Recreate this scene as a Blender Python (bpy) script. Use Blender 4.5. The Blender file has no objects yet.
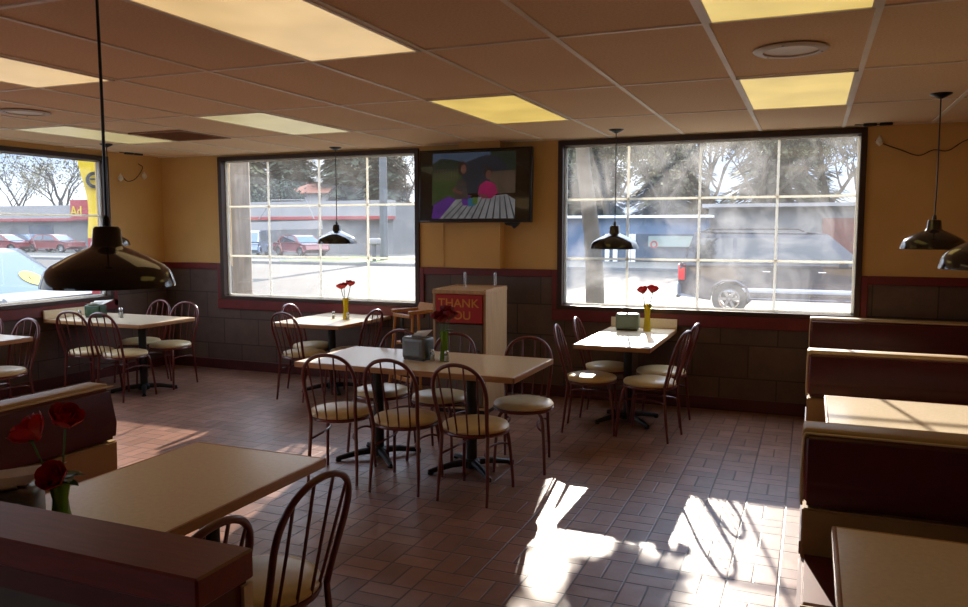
import bpy, bmesh, math, random
from mathutils import Vector, Matrix
R = math.radians
S = bpy.context.scene
COL = S.collection
random.seed(7)

# ------------------------------------------------------------------ camera
FPX, CX, CY, H = 791.0, 484.0, 303.5, 1.57
PITCH = math.atan(73.5 / FPX)
YAW = math.atan(328 / math.hypot(FPX, 73.5))
FW = Vector((-math.sin(YAW) * math.cos(PITCH), math.cos(YAW) * math.cos(PITCH), -math.sin(PITCH)))
RT = Vector((math.cos(YAW), math.sin(YAW), 0))
UP = RT.cross(FW)
cd = bpy.data.cameras.new('camera')
cam = bpy.data.objects.new('camera', cd)
COL.objects.link(cam)
cam.location = (0, 0, H)
cam.rotation_euler = Matrix((RT, UP, -FW)).transposed().to_euler()
cd.sensor_width = 36
cd.lens = 36 * FPX / 968
cd.clip_start = 0.05
cd.clip_end = 400
S.camera = cam


def on_y(px, py, Y):
    d = FW * FPX + RT * (px - CX) - UP * (py - CY)
    return Vector((0, 0, H)) + d * (Y / d.y)


# ------------------------------------------------------------------ materials
def s2l(c):
    return tuple((v / 12.92 if v <= .04045 else ((v + .055) / 1.055) ** 2.4) for v in c)


def rgb(r, g, b):
    return s2l((r / 255, g / 255, b / 255)) + (1,)


class NT:
    def __init__(s, name):
        s.m = bpy.data.materials.new(name)
        s.m.use_nodes = True
        s.t = s.m.node_tree
        s.n = s.t.nodes
        s.b = s.n['Principled BSDF']
        s.out = s.n['Material Output']

    def new(s, kind, **kw):
        n = s.n.new(kind)
        for k, v in kw.items():
            setattr(n, k, v)
        return n

    def link(s, a, b):
        s.t.links.new(a, b)

    def math(s, op, a, b=None, c=None):
        n = s.n.new('ShaderNodeMath')
        n.operation = op
        for i, v in enumerate((a, b, c)):
            if v is None:
                continue
            if isinstance(v, (int, float)):
                n.inputs[i].default_value = v
            else:
                s.link(v, n.inputs[i])
        return n.outputs[0]

    def mix(s, f, a, b):
        n = s.n.new('ShaderNodeMix')
        n.data_type = 'RGBA'
        for idx, v in ((0, f), (6, a), (7, b)):
            if isinstance(v, (int, float, tuple)):
                n.inputs[idx].default_value = v
            else:
                s.link(v, n.inputs[idx])
        return n.outputs[2]

    def noise(s, scale, detail=3, vec=None, rough=.5, dist=0):
        n = s.n.new('ShaderNodeTexNoise')
        n.inputs['Scale'].default_value = scale
        n.inputs['Detail'].default_value = detail
        n.inputs['Roughness'].default_value = rough
        n.inputs['Distortion'].default_value = dist
        if vec:
            s.link(vec, n.inputs['Vector'])
        return n.outputs['Fac']

    def obj(s):
        return s.n.new('ShaderNodeTexCoord').outputs['Object']

    def pos(s):
        return s.n.new('ShaderNodeNewGeometry').outputs['Position']

    def ramp(s, f, lo, hi):
        n = s.n.new('ShaderNodeMapRange')
        s.link(f, n.inputs[0])
        n.inputs[1].default_value = lo
        n.inputs[2].default_value = hi
        return n.outputs[0]

    def bump(s, h, strength, dist=.002):
        n = s.n.new('ShaderNodeBump')
        n.inputs['Strength'].default_value = strength
        n.inputs['Distance'].default_value = dist
        s.link(h, n.inputs['Height'])
        s.link(n.outputs[0], s.b.inputs['Normal'])


def simple(name, col, rough=.5, metal=0., var=.12, scale=8., bump=0., spec=.5, coat=0., stretch=None):
    """flat-ish procedural colour: base colour with a slight mottled variation"""
    t = NT(name)
    v = t.obj()
    if stretch:
        mp = t.new('ShaderNodeMapping')
        mp.inputs['Scale'].default_value = stretch
        t.link(v, mp.inputs['Vector'])
        v = mp.outputs[0]
    n = t.noise(scale, 4, v)
    f = t.ramp(n, .3, .7)
    a = tuple(c * (1 - var) for c in col[:3]) + (1,)
    b = tuple(min(1, c * (1 + var)) for c in col[:3]) + (1,)
    t.link(t.mix(f, a, b), t.b.inputs['Base Color'])
    t.b.inputs['Roughness'].default_value = rough
    t.b.inputs['Metallic'].default_value = metal
    t.b.inputs['Specular IOR Level'].default_value = spec
    t.b.inputs['Coat Weight'].default_value = coat
    if bump:
        t.bump(n, bump)
    return t.m


def emit(name, col, strength, var=.0, scale=3):
    t = NT(name)
    t.b.inputs['Base Color'].default_value = tuple(c * .3 for c in col[:3]) + (1,)
    if var:
        f = t.ramp(t.noise(scale, 2, t.obj()), .3, .7)
        t.link(t.mix(f, tuple(c * (1 - var) for c in col[:3]) + (1,), col), t.b.inputs['Emission Color'])
    else:
        t.b.inputs['Emission Color'].default_value = col
    t.b.inputs['Emission Strength'].default_value = strength
    t.b.inputs['Roughness'].default_value = .4
    return t.m


M = {}
M['red_metal'] = simple('maroon_powder_coat', rgb(92, 30, 30), .3, 0, .1, 20, coat=.3)
M['cream_vinyl'] = simple('cream_vinyl', rgb(205, 185, 140), .35, 0, .08, 14, .15)
M['maroon_vinyl'] = simple('maroon_vinyl', rgb(76, 16, 22), .36, 0, .12, 10, .1)
M['tan_vinyl'] = simple('tan_vinyl', rgb(158, 127, 79), .45, 0, .08, 10, .1)
M['laminate'] = simple('beige_laminate', rgb(228, 213, 186), .24, 0, .05, 60)
M['laminate_edge'] = simple('wood_table_edge', rgb(172, 128, 84), .4, 0, .15, 12, stretch=(1, 1, 8))
M['black_iron'] = simple('black_iron', rgb(24, 24, 26), .4, .3, .15, 20)
M['black_gloss'] = simple('black_enamel', rgb(10, 9, 9), .12, 0, .1, 5, coat=.6)
M['white_enamel'] = simple('white_enamel', rgb(225, 222, 210), .3, 0, .04, 6)
M['black_plastic'] = simple('black_plastic', rgb(14, 14, 15), .3, 0, .1, 10)
M['chrome'] = simple('chrome', rgb(215, 215, 215), .15, 1, .03, 10)
M['steel'] = simple('brushed_steel', rgb(112, 112, 110), .35, .8, .12, 30, stretch=(1, 1, 12))
M['dark_cap'] = simple('stained_red_wood_cap', rgb(122, 42, 32), .38, 0, .18, 9, .2, stretch=(1, 7, 7))
M['red_trim'] = simple('oxblood_trim', rgb(108, 26, 26), .4, 0, .14, 9, .1)
M['base_trim'] = simple('dark_oxblood_base', rgb(72, 24, 22), .45, 0, .14, 9)
M['brown_frame'] = simple('dark_bronze_frame', rgb(58, 38, 28), .4, .2, .12, 9)
M['cream_bar'] = simple('cream_muntin', rgb(225, 208, 172), .5, 0, .06, 9)
M['tbar'] = simple('ceiling_tee_bar', rgb(240, 230, 212), .5, 0, .1, 3)
M['oak'] = simple('honey_oak', rgb(186, 128, 62), .4, 0, .2, 9, .1, stretch=(8, 8, 1))
M['podium_wood'] = simple('pale_wood_laminate', rgb(196, 160, 118), .4, 0, .14, 7, stretch=(10, 10, .6))
M['bronze_panel'] = simple('grey_brown_panel', rgb(92, 80, 68), .45, 0, .2, 5)
M['sign_red'] = simple('sign_red', rgb(178, 30, 30), .4, 0, .08, 5)
M['sign_gold'] = simple('sign_gold_lettering', rgb(226, 150, 60), .5, 0, .05, 5)
M['napkin'] = simple('white_paper', rgb(232, 230, 224), .8, 0, .05, 20)
M['rose'] = simple('dark_red_rose', rgb(190, 16, 28), .5, 0, .35, 25)
M['rose_dark'] = simple('deep_maroon_rose', rgb(128, 14, 24), .55, 0, .4, 25)
M['stem'] = simple('green_stem', rgb(66, 110, 40), .5, 0, .2, 15)
M['leaf'] = simple('rose_leaf', rgb(42, 82, 34), .5, 0, .25, 20)
M['green_disp'] = simple('grey_green_plastic', rgb(108, 122, 104), .3, 0, .1, 10)
M['green_box'] = simple('green_printed_card', rgb(41, 71, 41), .5, 0, .4, 14)
M['salt'] = simple('white_granules', rgb(235, 232, 222), .8, 0, .05, 60)
M['asphalt'] = simple('grey_road', rgb(64, 62, 59), .8, 0, .14, .6, spec=.2)
M['concrete'] = simple('pale_concrete', rgb(92, 90, 84), .8, 0, .08, .8, spec=.2)
M['grass'] = simple('grass', rgb(85, 107, 31), .8, 0, .25, 2)
M['stucco'] = simple('white_stucco', rgb(137, 134, 133), .8, 0, .06, .5)
M['stucco_grey'] = simple('grey_stucco', rgb(105, 105, 106), .8, 0, .08, .4)
M['bluewall'] = simple('pale_blue_panel', rgb(80, 99, 124), .6, 0, .1, .5)
M['redstripe'] = simple('red_stripe', rgb(144, 37, 40), .6, 0, .08, 2)
M['yellow_flag'] = simple('yellow_banner_cloth', rgb(188, 160, 14), .6, 0, .06, 4)
M['white_paint'] = simple('white_paint', rgb(235, 235, 235), .5, 0, .03, 4)
M['brick'] = simple('dull_red_brick', rgb(98, 58, 52), .8, 0, .2, 3)
M['roof_orange'] = simple('terracotta_shingles', rgb(123, 70, 45), .8, 0, .18, 3)
M['bark'] = simple('grey_brown_bark', rgb(70, 60, 45), .85, 0, .3, 6, .6, stretch=(1, 1, .2))
M['twig'] = simple('dark_twig', rgb(56, 49, 41), .85, 0, .25, 6)
M['polewood'] = simple('weathered_pole_wood', rgb(93, 78, 62), .8, 0, .3, 8, .5, stretch=(3, 3, .25))
M['fol_dark'] = simple('dark_evergreen_foliage', rgb(44, 56, 40), .8, 0, .3, 1.2)
M['fol_olive'] = simple('olive_foliage', rgb(85, 87, 60), .8, 0, .3, 1.2)
M['fol_pale'] = simple('pale_dry_foliage', rgb(119, 113, 88), .8, 0, .25, 1.2)
M['car_grey'] = simple('slate_blue_car_paint', rgb(41, 47, 62), .25, .3, .06, 2, coat=.8)
M['car_silver'] = simple('silver_car_paint', rgb(176, 184, 196), .3, .4, .05, 2, coat=.8)
M['car_red'] = simple('red_car_paint', rgb(109, 21, 25), .25, .1, .06, 2, coat=.8)
M['car_white'] = simple('white_car_paint', rgb(115, 119, 124), .4, 0, .05, 2, spec=.3)
M['car_blue'] = simple('pale_blue_car_paint', rgb(95, 113, 136), .25, .1, .05, 2, coat=.8)
M['tyre'] = simple('black_rubber', rgb(26, 26, 28), .8, 0, .1, 10)
M['car_glass'] = simple('tinted_car_glass', rgb(36, 42, 50), .06, 0, .1, 2, coat=1)
M['windshield'] = simple('painted_sky_windshield', rgb(65, 89, 106), .15, 0, .05, 2, spec=.25)  # blue base colour imitates sky reflected in the glass
M['taillight'] = simple('red_lens', rgb(220, 30, 40), .2, 0, .05, 2, coat=1)
M['dark_store'] = simple('dark_shopfront_glass', rgb(60, 70, 84), .2, 0, .15, 1)
M['banner'] = simple('mint_white_banner', rgb(124, 137, 130), .6, 0, .05, 2)
M['grey_pole'] = simple('grey_painted_pole', rgb(81, 85, 89), .6, 0, .1, 3)
M['speaker_white'] = simple('off_white_speaker_metal', rgb(196, 180, 158), .5, 0, .05, 10)
M['vent'] = simple('dusty_vent_metal', rgb(150, 112, 84), .6, 0, .15, 10)


def glassy(name, col, rough=.03, alpha=.25):
    t = NT(name)
    tr = t.new('ShaderNodeBsdfTransparent')
    tr.inputs[0].default_value = col
    gl = t.new('ShaderNodeBsdfGlossy')
    gl.inputs['Roughness'].default_value = rough
    df = t.new('ShaderNodeBsdfDiffuse')
    df.inputs[0].default_value = col
    f = t.new('ShaderNodeFresnel')
    f.inputs[0].default_value = 1.45
    m1 = t.new('ShaderNodeMixShader')
    m1.inputs[0].default_value = alpha
    t.link(tr.outputs[0], m1.inputs[1])
    t.link(df.outputs[0], m1.inputs[2])
    m2 = t.new('ShaderNodeMixShader')
    t.link(f.outputs[0], m2.inputs[0])
    t.link(m1.outputs[0], m2.inputs[1])
    t.link(gl.outputs[0], m2.inputs[2])
    t.link(m2.outputs[0], t.out.inputs[0])
    return t.m


M['glass_clear'] = glassy('clear_glass', (.93, .95, .92, 1), .03, .08)
M['glass_green'] = glassy('green_tinted_glass', rgb(150, 205, 60), .04, .35)
M['glass_yellow'] = glassy('yellow_tinted_glass', rgb(232, 206, 40), .04, .55)


def dirty_pane(name, base, amp, seed):
    """window pane with smears and dust: part of the surface scatters the daylight"""
    t = NT(name)
    p = t.pos()
    mp = t.new('ShaderNodeMapping')
    mp.inputs['Location'].default_value = (seed, seed * 2, 0)
    t.link(p, mp.inputs[0])
    n1 = t.ramp(t.noise(1.7, 4, mp.outputs[0], .6, 1.2), .42, .75)
    n2 = t.ramp(t.noise(38, 2, mp.outputs[0], .6), .66, .8)
    f = t.math('ADD', t.math('MULTIPLY', n1, amp), base)
    f = t.math('ADD', f, t.math('MULTIPLY', n2, .03))
    tr = t.new('ShaderNodeBsdfTransparent')
    tr.inputs[0].default_value = (.93, .94, .95, 1)
    tl = t.new('ShaderNodeBsdfTranslucent')
    tl.inputs[0].default_value = (.55, .55, .55, 1)
    m = t.new('ShaderNodeMixShader')
    t.link(f, m.inputs[0])
    t.link(tr.outputs[0], m.inputs[1])
    t.link(tl.outputs[0], m.inputs[2])
    gl = t.new('ShaderNodeBsdfGlossy')
    gl.inputs['Roughness'].default_value = .03
    m2 = t.new('ShaderNodeMixShader')
    m2.inputs[0].default_value = .04
    t.link(m.outputs[0], m2.inputs[1])
    t.link(gl.outputs[0], m2.inputs[2])
    t.link(m2.outputs[0], t.out.inputs[0])
    return t.m


M['pane_a'] = dirty_pane('dusty_window_glass', .015, .035, 3)
M['pane_c'] = dirty_pane('clean_window_glass', .01, .02, 5)
M['pane_b'] = dirty_pane('smeared_window_glass', .022, .10, 9)


def film(name, col):
    t = NT(name)
    d = t.new('ShaderNodeBsdfDiffuse'); d.inputs[0].default_value = col
    l = t.new('ShaderNodeBsdfTranslucent'); l.inputs[0].default_value = col
    m = t.new('ShaderNodeMixShader'); m.inputs[0].default_value = .5
    t.link(d.outputs[0], m.inputs[1]); t.link(l.outputs[0], m.inputs[2]); t.link(m.outputs[0], t.out.inputs[0])
    return t.m


M['cream_bar'] = film('cream_translucent_muntin', rgb(238, 236, 228))


def floor_mat():
    t = NT('quarry_tile_basketweave')
    p = t.pos()
    sp = t.new('ShaderNodeSeparateXYZ')
    t.link(p, sp.inputs[0])
    s = .212
    u = t.math('MULTIPLY', t.math('ADD', sp.outputs[0], .298), 1 / s)
    v = t.math('MULTIPLY', sp.outputs[1], 1 / s)
    iu, iv = t.math('FLOOR', u), t.math('FLOOR', v)
    fu, fv = t.math('FRACT', u), t.math('FRACT', v)
    par = t.math('FLOORED_MODULO', t.math('ADD', iu, iv), 2.0)
    a = t.math('ADD', t.math('MULTIPLY', par, fu), t.math('MULTIPLY', t.math('SUBTRACT', 1.0, par), fv))
    a2 = t.math('MULTIPLY', a, 2)
    fa, ia = t.math('FRACT', a2), t.math('FLOOR', a2)

    def edge(x):
        return t.math('MINIMUM', x, t.math('SUBTRACT', 1.0, x))
    d = t.math('MINIMUM', edge(fu), edge(fv))
    d = t.math('MINIMUM', d, t.math('MULTIPLY', edge(fa), .5))
    g = t.ramp(d, .012, .03)
    cmb = t.new('ShaderNodeCombineXYZ')
    for i, q in enumerate((iu, iv, ia)):
        t.link(q, cmb.inputs[i])
    wn = t.new('ShaderNodeTexWhiteNoise')
    t.link(cmb.outputs[0], wn.inputs['Vector'])
    c = t.mix(wn.outputs[0], rgb(122, 88, 72), rgb(154, 114, 96))
    n = t.noise(9, 5, p, .6)
    c = t.mix(t.math('MULTIPLY', t.ramp(n, .35, .75), .45), c, rgb(104, 74, 66))
    c = t.mix(g, rgb(80, 60, 54), c)
    t.link(c, t.b.inputs['Base Color'])
    ro = t.math('ADD', t.math('MULTIPLY', n, .22), .26)
    t.link(ro, t.b.inputs['Roughness'])
    t.b.inputs['Specular IOR Level'].default_value = .32
    t.bump(t.math('ADD', g, t.math('MULTIPLY', n, .3)), .5, .003)
    return t.m


def wall_mat(name, axis):
    """mustard paint above the chair rail, large brown wall tiles below it"""
    t = NT(name)
    p = t.pos()
    sp = t.new('ShaderNodeSeparateXYZ')
    t.link(p, sp.inputs[0])
    cb = t.new('ShaderNodeCombineXYZ')
    t.link(sp.outputs[axis], cb.inputs[0])
    t.link(sp.outputs[2], cb.inputs[1])
    br = t.new('ShaderNodeTexBrick')
    t.link(cb.outputs[0], br.inputs['Vector'])
    br.inputs['Scale'].default_value = 1
    br.inputs['Brick Width'].default_value = .47
    br.inputs['Row Height'].default_value = .29
    br.inputs['Mortar Size'].default_value = .006
    br.inputs['Color1'].default_value = rgb(104, 82, 68)
    br.inputs['Color2'].default_value = rgb(84, 66, 58)
    br.inputs['Mortar'].default_value = rgb(56, 44, 38)
    n = t.noise(7, 5, p, .65)
    tile = t.mix(t.math('MULTIPLY', t.ramp(n, .35, .7), .5), br.outputs['Color'], rgb(64, 54, 50))
    n2 = t.noise(3, 3, p)
    paint = t.mix(t.ramp(n2, .3, .7), rgb(212, 172, 104), rgb(220, 181, 114))
    z = t.math('GREATER_THAN', sp.outputs[2], 1.16)
    t.link(t.mix(z, tile, paint), t.b.inputs['Base Color'])
    t.link(t.math('ADD', t.math('MULTIPLY', z, .2), .45), t.b.inputs['Roughness'])
    t.bump(t.math('MULTIPLY', t.math('SUBTRACT', 1.0, z), t.math('ADD', br.outputs['Fac'], n)), .3, -.003)
    return t.m


def ceil_mat():
    t = NT('speckled_ceiling_tile')
    p = t.pos()
    n = t.noise(90, 4, p, .7)
    n2 = t.noise(1.3, 2, p)
    c = t.mix(t.ramp(n, .35, .65), rgb(228, 195, 154), rgb(246, 219, 180))
    c = t.mix(t.math('MULTIPLY', t.ramp(n2, .4, .7), .3), c, rgb(226, 190, 150))
    t.link(c, t.b.inputs['Base Color'])
    t.b.inputs['Roughness'].default_value = .9
    t.bump(n, .4, .002)
    return t.m


M['floor'] = floor_mat()
M['wall_x'] = wall_mat('painted_and_tiled_wall_x', 0)
M['wall_y'] = wall_mat('painted_and_tiled_wall_y', 1)
M['ceiling'] = ceil_mat()
M['paint'] = simple('mustard_paint', rgb(216, 177, 110), .65, 0, .05, 3)
M['light_y'] = emit('yellow_light_diffuser', rgb(246, 212, 116), .34, .28, 2.5)
M['light_t'] = emit('warm_light_diffuser', rgb(248, 208, 146), .33, .25, 2.5)
M['light_off'] = emit('pale_light_diffuser', rgb(222, 206, 150), .25, .2, 2.5)


# ------------------------------------------------------------------ mesh helpers
class MB:
    def __init__(s):
        s.bm = bmesh.new()
        s.mi = 0

    def _faces(s, fs):
        for f in fs:
            f.material_index = s.mi

    def box(s, x0, x1, y0, y1, z0, z1, bev=0, seg=2, m=None):
        g = bmesh.ops.create_cube(s.bm, size=1)
        vs = g['verts']
        for v in vs:
            v.co = Vector(((x0 + x1) / 2 + v.co.x * (x1 - x0), (y0 + y1) / 2 + v.co.y * (y1 - y0), (z0 + z1) / 2 + v.co.z * (z1 - z0)))
        if bev:
            es = list({e for v in vs for e in v.link_edges})
            r = bmesh.ops.bevel(s.bm, geom=es, offset=bev, segments=seg, affect='EDGES', profile=.5)
            vs = list({v for f in r['faces'] for v in f.verts} | {v for v in vs if v.is_valid})
        if m:
            for v in vs:
                v.co = m @ v.co
        s._faces({f for v in vs for f in v.link_faces})
        return s

    def tube(s, pts, r, n=8, closed=False, caps=True):
        pts = [Vector(p) for p in pts]
        rr = r if isinstance(r, (list, tuple)) else [r] * len(pts)
        rings = []
        prev = None
        N = len(pts)
        for i, p in enumerate(pts):
            if closed:
                d = pts[(i + 1) % N] - pts[i - 1]
            else:
                d = pts[min(i + 1, N - 1)] - pts[max(i - 1, 0)]
            d.normalize()
            if prev is None:
                a = Vector((0, 0, 1)) if abs(d.z) < .9 else Vector((1, 0, 0))
                u = d.cross(a).normalized()
            else:
                u = (prev - d * prev.dot(d)).normalized()
            prev = u
            w = d.cross(u)
            rings.append([s.bm.verts.new(p + (u * math.cos(t) + w * math.sin(t)) * rr[i]) for t in [2 * math.pi * k / n for k in range(n)]])
        fs = []
        for i in range(N if closed else N - 1):
            a, b = rings[i], rings[(i + 1) % N]
            for k in range(n):
                fs.append(s.bm.faces.new((a[k], a[(k + 1) % n], b[(k + 1) % n], b[k])))
        if caps and not closed:
            fs.append(s.bm.faces.new(rings[0]))
            fs.append(s.bm.faces.new(list(reversed(rings[-1]))))
        s._faces(fs)
        return s

    def lathe(s, prof, n=32, c=(0, 0, 0), closed=False, m=None):
        c = Vector(c)
        rings = []
        for r, z in prof:
            if r < 1e-5:
                rings.append([s.bm.verts.new(c + Vector((0, 0, z)))])
            else:
                rings.append([s.bm.verts.new(c + Vector((r * math.cos(2 * math.pi * k / n), r * math.sin(2 * math.pi * k / n), z))) for k in range(n)])
        fs = []
        L = len(rings)
        for i in range(L if closed else L - 1):
            a, b = rings[i], rings[(i + 1) % L]
            for k in range(n):
                k2 = (k + 1) % n
                if len(a) == 1 and len(b) == 1:
                    continue
                if len(a) == 1:
                    fs.append(s.bm.faces.new((a[0], b[k2], b[k])))
                elif len(b) == 1:
                    fs.append(s.bm.faces.new((a[k], a[k2], b[0])))
                else:
                    fs.append(s.bm.faces.new((a[k], a[k2], b[k2], b[k])))
        if m:
            for rg in rings:
                for v in rg:
                    v.co = m @ v.co
        s._faces(fs)
        return s

    def poly(s, pts, flip=False):
        vs = [s.bm.verts.new(Vector(p)) for p in pts]
        s._faces([s.bm.faces.new(vs)])
        return s

    def prism(s, pts, d, m=None):
        """polygon pts extruded by vector d"""
        d = Vector(d)
        a = [Vector(p) for p in pts]
        if m:
            a = [m @ p for p in a]
            d = m.to_3x3() @ d
        va = [s.bm.verts.new(p) for p in a]
        vb = [s.bm.verts.new(p + d) for p in a]
        n = len(a)
        fs = [s.bm.faces.new(list(reversed(va))), s.bm.faces.new(vb)]
        for i in range(n):
            fs.append(s.bm.faces.new((va[i], va[(i + 1) % n], vb[(i + 1) % n], vb[i])))
        s._faces(fs)
        return s

    def build(s, name, mat, parent=None, smooth=True, angle=40):
        bmesh.ops.recalc_face_normals(s.bm, faces=s.bm.faces)
        me = bpy.data.meshes.new(name)
        s.bm.to_mesh(me)
        s.bm.free()
        mats = mat if isinstance(mat, (list, tuple)) else [mat]
        for m in mats:
            me.materials.append(m if not isinstance(m, str) else M[m])
        if smooth:
            me.shade_smooth()
            me.set_sharp_from_angle(angle=R(angle))
        o = bpy.data.objects.new(name, me)
        COL.objects.link(o)
        if parent:
            o.parent = parent
        return o


def spline(pts, k=6):
    P = [Vector(p) for p in pts]
    P = [P[0] * 2 - P[1]] + P + [P[-1] * 2 - P[-2]]
    out = []
    for i in range(1, len(P) - 2):
        a, b, c, d = P[i - 1], P[i], P[i + 1], P[i + 2]
        for j in range(k):
            t = j / k
            out.append(.5 * ((2 * b) + (c - a) * t + (2 * a - 5 * b + 4 * c - d) * t * t + (3 * b - a - 3 * c + d) * t ** 3))
    out.append(P[-2])
    return out


def tag(o, label=None, cat=None, group=None, kind=None):
    if label:
        o['label'] = label
    if cat:
        o['category'] = cat
    if group:
        o['group'] = group
    if kind:
        o['kind'] = kind
    return o


def thing(name, label, cat, loc=(0, 0, 0), rz=0, group=None):
    o = bpy.data.objects.new(name, None)
    COL.objects.link(o)
    o.location = loc
    o.rotation_euler = (0, 0, rz)
    o.empty_display_size = .1
    return tag(o, label, cat, group)


KIDS = {}


def dup(root, loc, rz, label, group=None, scale=None):
    r = root.copy()
    COL.objects.link(r)
    r.location = loc
    r.rotation_euler = (0, 0, rz)
    r['label'] = label
    if group:
        r['group'] = group
    if scale:
        r.scale = scale
    for ch in list(root.children):
        c = ch.copy()
        COL.objects.link(c)
        c.parent = r
        for g in list(ch.children):
            d = g.copy()
            COL.objects.link(d)
            d.parent = c
    return r


def text(name, body, size, mat, parent, loc, rot, depth=.004, align='CENTER', sx=1.):
    cu = bpy.data.curves.new(name, 'FONT')
    cu.body = body
    cu.size = size
    cu.extrude = depth
    cu.offset = size * .012
    cu.align_x = align
    cu.align_y = 'CENTER'
    tmp = bpy.data.objects.new('tmp_text', cu)
    COL.objects.link(tmp)
    bpy.context.view_layer.update()
    me = bpy.data.meshes.new_from_object(tmp.evaluated_get(bpy.context.evaluated_depsgraph_get()))
    bpy.data.objects.remove(tmp)
    bpy.data.curves.remove(cu)
    me.materials.clear()
    me.materials.append(M[mat])
    o = bpy.data.objects.new(name, me)
    COL.objects.link(o)
    if parent:
        o.parent = parent
    o.location = loc
    o.rotation_euler = rot
    o.scale = (sx, 1, 1)
    return o


# ------------------------------------------------------------------ room shell
XL, XR, YB, YN, ZC = -6.95, 1.95, 7.1, -2.6, 2.40
TH = .14
tag(MB().box(XL - TH, XR + TH, YN - TH, YB + TH, -.12, 0).build('floor', 'floor', smooth=False), kind='structure')
tag(MB().box(XL - TH, XR + TH, YN - TH, YB + TH, ZC, ZC + .15).build('ceiling', 'ceiling', smooth=False), kind='structure')
WA = (-6.09, -3.66, .83, 2.34)      # back left window x0 x1 z0 z1
WB = (-2.15, .35, .865, 2.35)       # back right window
WC = (2.55, 6.30, .86, 2.31)
WD_FILL = (-1.9, 2.2, .86, 2.31)       # second window of the left wall, out of view, added for fill daylight
WE_FILL = (-4.2, -2.4, .86, 2.31)       # unseen window added behind the camera for fill light        # left wall window y0 y1
mb = MB()
for a in ((XL, WA[0], 0, ZC), (WA[1], WB[0], 0, ZC), (WB[1], XR, 0, ZC), (WA[0], WA[1], 0, WA[2]), (WA[0], WA[1], WA[3], ZC),
          (WB[0], WB[1], 0, WB[2]), (WB[0], WB[1], WB[3], ZC)):
    mb.box(a[0], a[1], YB, YB + TH, a[2], a[3])
tag(mb.build('wall_back', 'wall_x', smooth=False), kind='structure')
mb = MB()
mb.box(XL - TH, XL, YN, WD_FILL[0], 0, ZC)
mb.box(XL - TH, XL, WD_FILL[1], WC[0], 0, ZC)
mb.box(XL - TH, XL, WD_FILL[0], WD_FILL[1], 0, WD_FILL[2])
mb.box(XL - TH, XL, WD_FILL[0], WD_FILL[1], WD_FILL[3], ZC)
mb.box(XL - TH, XL, WC[1], YB + TH, 0, ZC)
mb.box(XL - TH, XL, WC[0], WC[1], 0, WC[2])
mb.box(XL - TH, XL, WC[0], WC[1], WC[3], ZC)
tag(mb.build('wall_left', 'wall_y', smooth=False), kind='structure')
tag(MB().box(XR, XR + TH, YN, YB + TH, 0, ZC).build('wall_right', 'wall_y', smooth=False), kind='structure')
tag(MB().box(XL - TH, WE_FILL[0], YN - TH, YN, 0, ZC).box(WE_FILL[1], XR + TH, YN - TH, YN, 0, ZC).box(WE_FILL[0], WE_FILL[1], YN - TH, YN, 0, WE_FILL[2]).box(WE_FILL[0], WE_FILL[1], YN - TH, YN, WE_FILL[3], ZC).build('wall_near', 'wall_x', smooth=False), kind='structure')

# pilaster below the television
tag(MB().box(-3.14, -2.72, 6.98, 7.1, 1.205, ZC).build('wall_pilaster', 'paint', smooth=False), kind='structure')

# chair rails, casings, baseboards
ntrim = 0


def trim(*boxes, mat='red_trim'):
    global ntrim
    ntrim += 1
    mb = MB()
    for b in boxes:
        mb.box(*b, bev=.004, seg=1)
    tag(mb.build('trim_%d' % ntrim, mat, smooth=False), kind='structure')


Yt = YB - .022
trim((XL, WA[0] - .085, Yt, YB, 1.13, 1.20))
trim((WA[1] + .085, WB[0] - .085, Yt, YB, 1.13, 1.20))
trim((WB[1] + .085, XR, Yt, YB, 1.13, 1.20))
trim((XL, XL + .022, WC[1] + .085, YB, 1.13, 1.20))
for W in (WA, WB):
    trim((W[0] - .085, W[0] - .035, Yt, YB, W[2] - .13, 1.20), (W[1] + .035, W[1] + .085, Yt, YB, W[2] - .13, 1.20),
         (W[0] - .085, W[1] + .085, Yt - .004, YB, W[2] - .14, W[2] - .035))
trim((XL, XL + .022, WC[0] - .1, WC[1] + .085, WC[2] - .14, WC[2] - .035), (XL, XL + .022, WC[1] + .035, WC[1] + .085, WC[2] - .1, 1.20))
tag(MB().box(XL, XR, YB - .018, YB, 0, .11, bev=.004, seg=1).build('baseboard_back', 'base_trim', smooth=False), kind='structure')
tag(MB().box(XL, XL + .018, YN, YB - .018, 0, .11, bev=.004, seg=1).build('baseboard_left', 'base_trim', smooth=False), kind='structure')
tag(MB().box(XR - .018, XR, YN, YB - .018, 0, .11, bev=.004, seg=1).build('baseboard_right', 'base_trim', smooth=False), kind='structure')


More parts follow.
